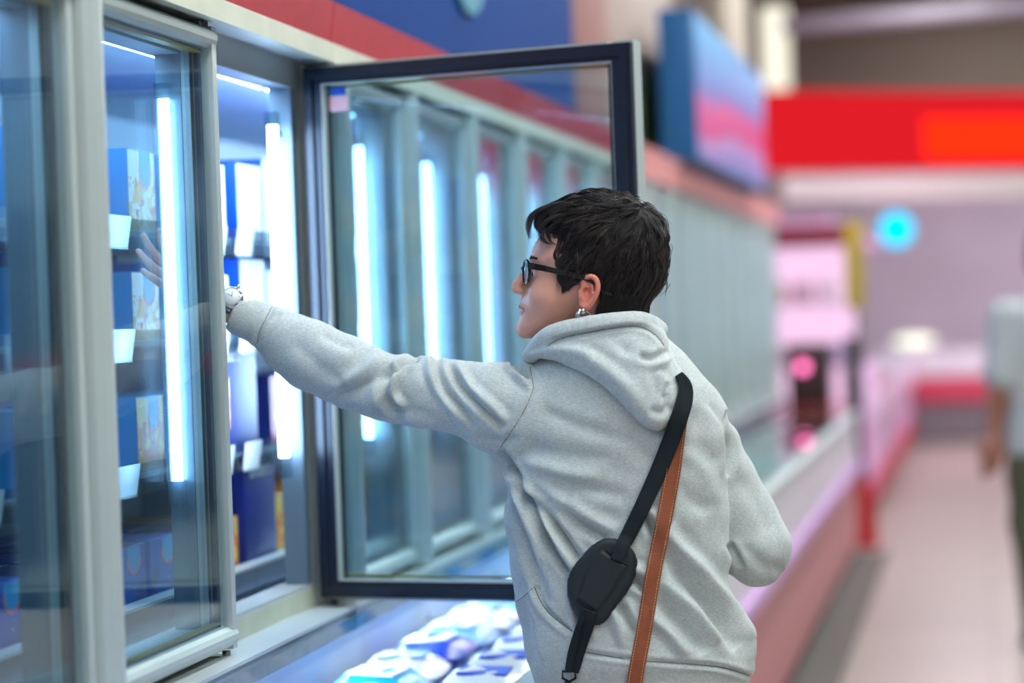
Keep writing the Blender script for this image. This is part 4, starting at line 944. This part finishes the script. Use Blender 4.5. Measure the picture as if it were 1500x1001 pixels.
for q in rs.choice(len(Q), 420, p=area_):
    c_ = V[Q[q]].mean(0); top_ = c_[1] < 340
    g_ = flowpath(c_, int(rs.randint(9, 15)), rs.uniform(1.5, 6.5 if top_ else 4), rs.randn()*.32, 5)
    if len(g_) < 5: continue
    k_ = len(g_); wd = rs.uniform(1.8, 3.6); brown = rs.rand() < .25
    for _ in range(13):
        o = rs.randn(3)*wd; tt_ = np.linspace(0, 1, k_)[:, None]; ln_ = max(4, int(k_*rs.uniform(.8, 1)))
        ribbon((g_+o*(.9-.75*tt_))[:ln_], rs.uniform(.35, .7), int(brown or rs.rand() < .1))
# fringe locks over the forehead, tufts at the crown and fine hairs at the nape and sideburn
def lock(pts, n=14, sp=3, w=.5, spz=10):
    P0 = catmull(pts, 4)
    for _ in range(n):
        o = np.array([rs.randn()*sp, rs.randn()*sp*.5, rs.randn()*spz]); e_ = rs.rand(); k = max(5, int(len(P0)*(.75+.25*e_)))
        ribbon([P0[i]+o*(1-.55*i/len(P0)) for i in range(k)], w*rs.uniform(.6, 1.2), int(rs.rand() < .3))
for zz in (-34, -20, -6, 8, 22, 34, 46):
    lock([(826, 297, zz), (800, 304, zz), (782, 314, zz), (775, 325, zz), (774, 338, zz+2), (778, 352, zz+3)], 22, 2.6)
    lock([(836, 298, zz), (812, 306, zz), (796, 316, zz), (788, 330, zz+2), (789, 343, zz+4)], 24, 3.2)
lock([(832, 314, 54), (808, 320, 57), (795, 332, 57), (793, 346, 57), (800, 356, 59), (811, 359, 62)], 46, 2.4, .7, 3)
lock([(830, 325, 56), (812, 330, 60), (803, 342, 60), (808, 355, 60), (820, 360, 62)], 26, 2.5, .6, 3)
lock([(775, 322, 20), (773, 335, 20), (774, 350, 22), (777, 364, 22)], 4, 1, .35, 4)
for k in range(60):             # side hair hanging to the sideburn
    x = rs.uniform(816, 846); y = rs.uniform(380, 396); e = 432-abs(x-826)*.75 if x < 846 else 410
    z = 66; ribbon([(x+2, y-8, z+2), (x, y, z+4), (x-.5+rs.randn(), (y+e)/2, z+5), (x+rs.randn()*1.5, e+rs.randn()*3, z+4)], .45)
for k in range(90):             # loose tufts at the crown
    x = rs.uniform(885, 965); t = rs.uniform(-1, 1); y = np.interp(x, [885, 945, 965], [292, 306, 325]); z = rs.uniform(-30, 45)
    h_ = rs.uniform(1, 6); ribbon([(x, y, z), (x+4+4*t, y-h_, z+2), (x+11+5*t, y-h_*.8+2, z+3), (x+18+5*t, y+h_*.5+4, z+3)], .42)
for k in range(30):
    y = rs.uniform(315, 400); x = np.interp(y, [315, 341, 372, 400], [962, 972, 975, 973]); z = rs.uniform(-20, 30)
    ribbon([(x-4, y, z), (x+2, y+8, z), (x+3+rs.rand()*2, y+22, z), (x+1, y+38, z)], .35)
for k in range(260):            # nape, under the hood
    x = rs.uniform(880, 940); y = rs.uniform(430, 450); hit = front(x, y, (tree,))
    if hit is None: continue
    ribbon([(x, y-10, hit+1), (x-1, y, hit+1.5), (x-1+rs.randn(), y+14, hit), (x-2+rs.randn(), y+26, hit-2)], .5)
npmesh('hair_strands', W(np.array(SV)), np.array(SF), [hairm, mat('brown_strand', (66, 53, 50), .4)], hair, True, SM)
# ---- glasses
gm = mat('glossy_black_acetate', (14, 16, 20), .12, 0, .6); gl = empty('glasses', PL)
gl.parent = person; gl.location = (0, 0, 0)
fr = MB()
def frameloop(zc, sg):
    out = []
    for t in np.linspace(0, 2*math.pi, 33)[:-1]:
        u = math.cos(t); v = math.sin(t); sx_ = abs(u)**.75*np.sign(u); sy_ = abs(v)**.8*np.sign(v)
        z = zc+sg*sx_*25; y = 399+sy_*16.5-(1.5*sx_)
        x = 767+((abs(z)/60)**2)*9; out.append((x, y, z))
    return out
for sg in (1, -1): fr.tube([W(p) for p in frameloop(sg*34, sg)], .0028, 8, closed=True)
fr.tube([W((767, 396, 8)), W((765, 393, 0)), W((767, 396, -8))], .0026, 8)
fr.build('frame', gm, gl)
for sg in (1, -1):
    lo = frameloop(sg*34, sg); mb = MB(); c = np.mean(lo, 0)+(-1.5, 0, 0); mb.add([W(c)]+[W(p) for p in lo], [(0, i+1, (i+1) % 32+1) for i in range(32)], 0, True); mb.build('lens', glassmat('lens_glass', (205, 212, 216), .1, .95), gl)
    tm = MB(); tp = [(773, 389, sg*60), (783, 390.5, sg*65), (800, 394, sg*69), (822, 399, sg*72), (842, 404, sg*75), (858, 408, sg*77), (874, 417, sg*74), (884, 428, sg*72), (896, 432, sg*70)]
    hh = [5.2, 4.6, 4.4, 4.0, 3.6, 3.2, 2.8, 2.6, 2.2]; v = []; f = []
    for (x, y, z), h in zip(tp, hh):
        for a, b_ in ((-h, -1.7), (h, -1.7), (h, 1.7), (-h, 1.7)): v.append(W((x, y+a, z+sg*b_)))
    for i in range(len(tp)-1):
        for j in range(4): f.append((i*4+j, i*4+(j+1) % 4, i*4+4+(j+1) % 4, i*4+4+j))
    f += [(3, 2, 1, 0), tuple(len(v)-4+j for j in range(4))]
    tm.add(v, f, 0, False); tm.build('temple_arm', gm, gl)
# ---- earring, watch
sil = mat('polished_silver', (214, 216, 218), .16, 1)
er_ = MB(); er_.tube([W((853, 452, 74)), W((848, 457, 78)), W((846, 465, 79)), W((850, 470, 78))], [.0035, .0042, .004, .0025], 10)
er_.ball(tuple(W((854, 456, 79))), (.0042, .0042, .0048)); er_.tube([W((858, 456, 76)), W((864, 459, 74)), W((864, 464, 73)), W((858, 466, 75))], .0011, 8); er_.build('earring', sil, person)
wt = empty('wristwatch', PL); wt.parent = person; wt.location = (0, 0, 0)
axw = np.array((-1, -.55, -.15)); axw /= np.linalg.norm(axw); c0 = np.array((337, 446, -116.)); e1 = np.array((-.3, .45, -.2)); e1 = np.array((0, 0, 1.))-axw*axw[2]; e1 /= np.linalg.norm(e1); e2 = np.cross(axw, e1)
loop = [c0+e1*24*math.cos(t)+e2*22.5*math.sin(t) for t in np.linspace(0, 2*math.pi, 37)[:-1]]
bd = MB()
for i, p in enumerate(loop):
    q = loop[(i+1) % 36]; dd = (q-p)*.44; nn = (p-c0)/np.linalg.norm(p-c0)
    v = [W(p+dd*a+axw*8*b_+nn*c_) for a, b_, c_ in ((-1, -1, -1.2), (1, -1, -1.2), (1, 1, -1.2), (-1, 1, -1.2), (-1, -1, 1.6), (1, -1, 1.6), (1, 1, 1.6), (-1, 1, 1.6))]
    bd.add(v, [(3, 2, 1, 0), (4, 5, 6, 7), (0, 1, 5, 4), (1, 2, 6, 5), (2, 3, 7, 6), (3, 0, 4, 7)])
bd.build('bracelet', sil, wt)
nf = e1*.92-e2*.39 if (e2[1] > 0) else e1*.92+e2*.39; nf /= np.linalg.norm(nf); fc = c0+nf*24
cs = MB(); cs.tube([W(fc-nf*3), W(fc+nf*2), W(fc+nf*5)], [.0195, .0195, .0165], 28); cs.tube([W(fc-axw*0+np.cross(nf, axw)*17), W(fc+np.cross(nf, axw)*24)], .0025, 8); cs.build('case', sil, wt)
dl = MB(); dl.tube([W(fc+nf*5), W(fc+nf*5.4)], .0145, 28); dl.build('dial', mat('watch_dial', (226, 232, 238), .25), wt)
hd = MB(); u = axw; v_ = np.cross(nf, axw)
hd.tube([W(fc+nf*6), W(fc+nf*6+u*9)], .0005, 5); hd.tube([W(fc+nf*6), W(fc+nf*6+v_*7+u*3)], .0006, 5)
for k in range(12): a = k*math.pi/6; hd.tube([W(fc+nf*6+(u*math.cos(a)+v_*math.sin(a))*10.5), W(fc+nf*6+(u*math.cos(a)+v_*math.sin(a))*12.5)], .0004, 4)
hd.build('hands', mat('watch_hands', (60, 64, 72), .3), wt)
# ---- trousers, shirt hem, shoes
Tf = Field(rng((760, 7), 1110), rng((960, 7), 1745), rng((-190, 7), 120))
Tf.loft([(985, 795, 1080, -36, 102), (1060, 793, 1082, -36, 108), (1130, 792, 1084, -34, 104)], 8, 2.2)
for (hx, kx, fx, dd) in ((888, 882, 886, 10), (994, 1002, 1010, -45)):
    Tf.chain([(hx, 1100, -30+dd*.4, 92), (hx, 1180, -30+dd*.6, 86), (kx, 1390, -42+dd, 63), (kx+4, 1500, -24+dd, 60), (fx, 1715, -30+dd, 46)], 14)
V, Q = Tf.mesh(); V = smooth(V, Q, 2); npmesh('trousers', W(V), Q, mat('blue_denim', (44, 56, 84), .85, noise=.2, nscale=120), person)
Sf = Field(rng((750, 5), 1120), rng((985, 4), 1062), rng((-170, 6), 110)); Sf.loft([(1000, 790, 1090, -36, 106), (1052, 790, 1088, -36, 111)], 0, 2.2)
V, Q = Sf.mesh(); npmesh('shirt_hem', W(V), Q, mat('red_shirt', (170, 30, 44), .8), person)
for (fx, dd) in ((886, 10), (1010, -45)):
    Ff = Field(rng((fx-60, 4), fx+60), rng((1715, 4), 1800), rng((-210+dd, 5), 30+dd)); Ff.chain([(fx, 1745, -10+dd, 38), (fx-4, 1762, -70+dd, 33), (fx-8, 1770, -150+dd, 27)], 12)
    Ff.f = np.maximum(Ff.f, Ff.y[None, :, None]-1789); V, Q = Ff.mesh(); V = smooth(V, Q, 2); npmesh('shoe', W(V), Q, mat('white_sneaker', (214, 214, 210), .6), person)
# ---- bag straps over the back
def strap(pts, hw, thick, name, m_, parent, lift=2.0, n=5, smoothn=5, loc=PL, trees=(hood_tree,)):
    P0 = catmull(pts, 8); t = np.gradient(P0[:, :2], axis=0); t /= np.linalg.norm(t, axis=1)[:, None]; s_ = np.stack([-t[:, 1], t[:, 0]], 1)
    w_ = np.interp(np.linspace(0, 1, len(P0)), np.linspace(0, 1, len(hw)), hw) if hasattr(hw, '__len__') else np.full(len(P0), hw)
    grid = np.zeros((len(P0), n, 3)); u = np.linspace(-1, 1, n)
    for i in range(len(P0)):
        for j in range(n):
            x, y = P0[i, :2]+s_[i]*u[j]*w_[i]; z = front(x, min(y, 1030), trees); grid[i, j] = (x, y, z if z is not None else np.nan)
    zz = grid[:, :, 2]; row = np.nanmax(np.where(np.isnan(zz), -1e9, zz), 1); row = np.where(row < -1e8, np.nan, row)
    idx = np.arange(len(row)); ok = ~np.isnan(row); row = np.interp(idx, idx[ok], row[ok])
    zs = np.where(np.isnan(zz), row[:, None], zz); zs = np.maximum(zs, row[:, None]-6)
    pad = smoothn
    mxr = np.array([zs[max(0, i-pad):i+pad+1].mean(0) for i in range(len(zs))]); zs = np.maximum(zs, mxr)
    zs = np.array([zs[max(0, i-2):i+3].mean(0) for i in range(len(zs))])+lift
    pk_ = np.array([np.nanmax(np.where(np.isnan(zz), -1e9, zz)[max(0, i-1):i+2], 0) for i in range(len(zz))]); zs = np.maximum(zs, pk_+.8)
    zs = np.array([zs[max(0, i-1):i+2].mean(0) for i in range(len(zs))]); zs = np.maximum(zs, np.where(np.isnan(zz), -1e9, zz)+.8)
    grid[:, :, 2] = zs; top = grid.copy(); top[:, :, 2] += thick
    k = len(P0); VV = np.concatenate([grid.reshape(-1, 3), top.reshape(-1, 3)]); o = k*n; FF = []
    for i in range(k-1):
        for j in range(n-1):
            a = i*n+j; FF.append((a, a+n, a+n+1, a+1)); FF.append((o+a, o+a+1, o+a+n+1, o+a+n))
        for j, fl in ((0, 0), (n-1, 1)):
            a = i*n+j; q = (a, a+n, o+a+n, o+a); FF.append(q[::-1] if fl == 0 else q)
    for j in range(n-1):
        FF.append((j, j+1, o+j+1, o+j)); a = (k-1)*n+j; FF.append((a+1, a, o+a, o+a+1))
    ob = npmesh(name, W(VV), np.array(FF), m_, parent, True, loc=loc if parent is None else None); return ob, top
webb = mat('black_webbing', (24, 34, 40), .75, 0, .3, bump=.6, bscale=900); padm = mat('black_neoprene', (26, 34, 40), .6, 0, .4, bump=.2, bscale=500); leather = mat('brown_leather', (150, 78, 50), .5, 0, .5, noise=.18, nscale=60, bump=.3, bscale=300)
stitch = mat('tan_stitch', (220, 178, 130), .7); bmet = mat('black_metal', (20, 22, 26), .3, .6)
sroot = empty('camera_strap', PL, 'black webbing strap with a rounded shoulder pad crossing the back of the grey hoodie', 'strap')
both = (hood_tree, hood2)
strap([(994, 548), (1004, 566), (1002, 590), (988, 632), (965, 690), (940, 745), (915, 795)], [6, 10, 12.5, 13, 12.5, 12, 11], 3, 'webbing', webb, sroot, 2.5, 5, 6, trees=both)
# pad
pp = catmull([(893, 789), (915, 796), (930, 812), (932, 835), (922, 862), (900, 892), (884, 912), (866, 915), (846, 902), (834, 880), (831, 858), (838, 835), (856, 812), (874, 795)], 4, True)
Pf = Field(rng((822, 2.2), 942), rng((780, 2.2), 924), rng((40, 2.2), 140)); X2 = Pf.x[:, None]; Y2 = Pf.y[None, :]; sd = polysd(pp, X2, Y2)
bz = np.array([[front(x, y) or 80 for y in np.linspace(780, 924, 13)] for x in np.linspace(822, 942, 11)]); bz = (bz+bz.mean())/2
bzf = bz.max(); cx_ = (X2-882)/60; base = bzf+3-2*cx_**2+0*Y2
inner = polysd(catmull([(880, 806), (920, 830), (898, 868), (874, 898), (845, 878), (856, 842)], 1, True), X2, Y2)
Tp = 8*np.sqrt(np.clip(1-(1-np.clip(-sd/8, 0, 1))**2, 0, 1))+np.clip(-(inner)/3, 0, 1)*3.0
Pf.f = np.minimum(Pf.f, np.where(sd[:, :, None] > 0, sd[:, :, None], np.maximum(Pf.z[None, None]-base[:, :, None]-Tp[:, :, None], base[:, :, None]-22-Pf.z[None, None])).astype(np.float32)); V, Q = Pf.mesh(); V = smooth(V, Q, 1)
npmesh('shoulder_pad', W(V), Q, padm, sroot)
pt = BVHTree.FromPolygons([tuple(v) for v in V], [tuple(int(i) for i in q) for q in Q])
strap([(925, 775), (912, 800), (903, 822)], [11.5, 10.5, 9], 3, 'webbing', webb, sroot, 1.5, 5, 2, trees=(hood_tree, pt))
for a, b_ in (((888, 807), (920, 830)), ((846, 880), (873, 898))):
    sm = MB(); sm.tube([W((a[0]+(b_[0]-a[0])*t, a[1]+(b_[1]-a[1])*t, (front(a[0]+(b_[0]-a[0])*t, a[1]+(b_[1]-a[1])*t, (pt,)) or 90)+.5)) for t in np.linspace(0, 1, 10)], .0012, 6); sm.build('pad_seam', bmet, sroot)
strap([(866, 895), (858, 920), (848, 950), (838, 985)], [11, 11, 10.5, 9.5], 3, 'webbing', webb, sroot, 2, 5, 3, trees=(hood_tree, pt))
strap([(856, 898), (847, 925), (838, 955), (832, 985)], [5, 6, 6, 5], 3, 'webbing', webb, sroot, 6, 3, 3, trees=(hood_tree, pt))
bk = MB(); zb_ = (front(834, 988) or 80)+8
bk.tube([W((824, 984, zb_)), W((842, 984, zb_)), W((843, 994, zb_)), W((834, 999, zb_)), W((824, 994, zb_))], .0022, 8, closed=True); bk.tube([W((832, 999, zb_)), W((828, 1020, zb_)), W((828, 1060, zb_-6))], [.005, .006, .004], 10)
bk.build('buckle', bmet, sroot)
lroot = empty('leather_strap', PL, 'brown leather strap with tan stitching running down the back of the hoodie', 'strap')
lp_ = [(996, 612), (992, 640), (984, 700), (971, 770), (957, 840), (944, 920), (932, 985), (926, 1026)]
st_, top = strap(lp_, 11.5, 3, 'leather_band', leather, lroot, 2.0, 5, 7)
def stitches(mult):
    mb = MB(); acc = 0; rows = top[:, :, :]; a0 = rows[:, 0]*(.5+.5*mult)+rows[:, -1]*(.5-.5*mult); last = 0; P0 = [a0[0]]
    seg = np.linalg.norm(np.diff(a0, axis=0), axis=1); cum = np.concatenate([[0], np.cumsum(seg)])
    for s0 in np.arange(2, cum[-1]-3, 4.4):
        p = [np.array([np.interp(s_, cum, a0[:, k_]) for k_ in range(3)])+(0, 0, .4) for s_ in (s0, s0+2.9)]; mb.tube([W(p[0]), W(p[1])], .0006, 4)
    o = mb.build('stitching', stitch, st_); return o
stitches(.76); stitches(-.76)
# ------------------------------------------------------------------ the man walking away at the right edge (units: cm in his own frame, x right, y down from shoulder, d towards the viewer)
zc = 9.9; O = np.array(unproj(1536, 439, zc)); O[2] = 1.45
ex_ = np.array([R0[0], R0[1], 0]); ed = -np.array([-math.sin(TH), math.cos(TH), 0])
def WM(p): p = np.asarray(p, float)/100; return O+p[..., 0:1]*ex_+p[..., 2:3]*ed-p[..., 1:2]*np.array([0, 0, 1.])
M_ = Field(rng((-34, 1.1), 34), rng((-33, 1.0), (-2, 2), (62, 1.1), (82, 2.2), 145), rng((-22, 1.3), 22)); B0 = B; B = M_
B.ell((0, -18, -1), (7.6, 11.5, 9.5), 3); B.ell((0, -12, -5), (6, 8, 6), 3); B.cone((0, -12, 1), (0, 2, 1), 5.8, 6.4, 3); B.ell((-8, -16, 0), (1.2, 3.2, 2), 1); B.ell((8, -16, 0), (1.2, 3.2, 2), 1)
B.chain([(0, -17, -10.5, 1.2), (0, -13.5, -12, 1.7)], 2)
B.loft([(0, -12, 12, 0, 8), (6, -19, 19, 0, 10), (20, -18, 18, 0, 11), (45, -16, 16, 0, 10.5), (60, -17, 17, 0, 11)], 4, 2.2)
B.chain([(-17, 7, 0, 5.8), (-22, 34, 2, 4.6), (-24.5, 58, -2, 3), (-25, 61, -2.5, 2.8)], 3); B.chain([(17, 7, 0, 5.8), (22, 34, 2, 4.6), (23, 58, -4, 3), (23, 61, -4.5, 2.8)], 3)
hand((-25, 60, -2.5), (-.02, 1, -.12), (.1, 0, -1), None, .098, 1, .35); hand((23, 60, -4.5), (.02, 1, -.15), (-.1, 0, -1), None, .098, -1, .35)
B.chain([(-8, 62, 0, 9), (-9, 92, -2, 6.5), (-9, 134, 6, 4.4), (-9, 141, 0, 4)], 4); B.chain([(8, 62, 0, 9), (9, 92, -8, 6.5), (9, 134, -8, 4.4), (9, 140, -16, 4)], 4)
V, Q = B.mesh(); MPL = tuple(WM((0, 145, 0))); MPL = (float(MPL[0]), float(MPL[1]), 0.)
man = npmesh('person', WM(V), Q, mat('tan_skin', (168, 112, 92), .5), None, True, loc=MPL); tag(man, 'blurred man in a pale grey shirt walking away at the right edge', 'person')
def cloth(name, build, m_, xs, ys, zs):
    global B
    B = Field(xs, ys, zs); build(); V, Q = B.mesh(); V = smooth(V, Q, 2); return npmesh(name, WM(V), Q, m_, man)
def f1():
    B.loft([(0, -11, 11, 0, 8.5), (5, -20, 20, 0, 11.5), (20, -19.5, 19.5, 0, 13), (45, -18.5, 18.5, 0, 13), (64, -20, 20, 0, 13.5)], 4, 2.2)
    B.chain([(-17, 7, 0, 8), (-21, 31, 2, 7.4)], 3); B.chain([(17, 7, 0, 8), (21, 31, 2, 7.4)], 3)
cloth('shirt', f1, mat('pale_shirt', (178, 182, 184), .85), rng((-34, 1.2), 34), rng((-6, 1.4), 68), rng((-18, 1.4), 18))
def f2():
    B.loft([(60, -17.5, 17.5, 0, 12), (76, -18, 18, 0, 12)], 4, 2.2)
    B.chain([(-8.5, 70, 0, 10.5), (-9.5, 92, -2, 8.6), (-9.5, 136, 6, 6.6)], 4); B.chain([(8.5, 70, 0, 10.5), (9.5, 92, -8, 8.6), (9.5, 136, -10, 6.6)], 4)
cloth('trousers', f2, mat('olive_trousers', (84, 84, 66), .9), rng((-28, 1.5), 28), rng((58, 1.6), 140), rng((-24, 1.6), 20))
mh = MB(); mh.ball(tuple(WM((0, -21, 1.5))), (.084, .10, .105)); mh.build('hair', hairb, man)
bl = MB(); bl.tube([WM((-24.6+3.6*math.cos(a), 57, -2+3.4*math.sin(a))) for a in np.linspace(0, 2*math.pi, 17)[:-1]], .007, 8, closed=True); bl.build('wristwatch', black, man)
for sx_, d0, y_ in ((-9, 0, 141), (9, -14, 141)):
    MB().box((-.045, -.13, 0), (.045, .14, .07), 0, .02).xf(Matrix.Translation(Vector(WM((sx_, 144.8, d0))))@Matrix.Rotation(TH, 4, 'Z')).build('shoe', mat('dark_shoe', (40, 36, 34), .5), man)
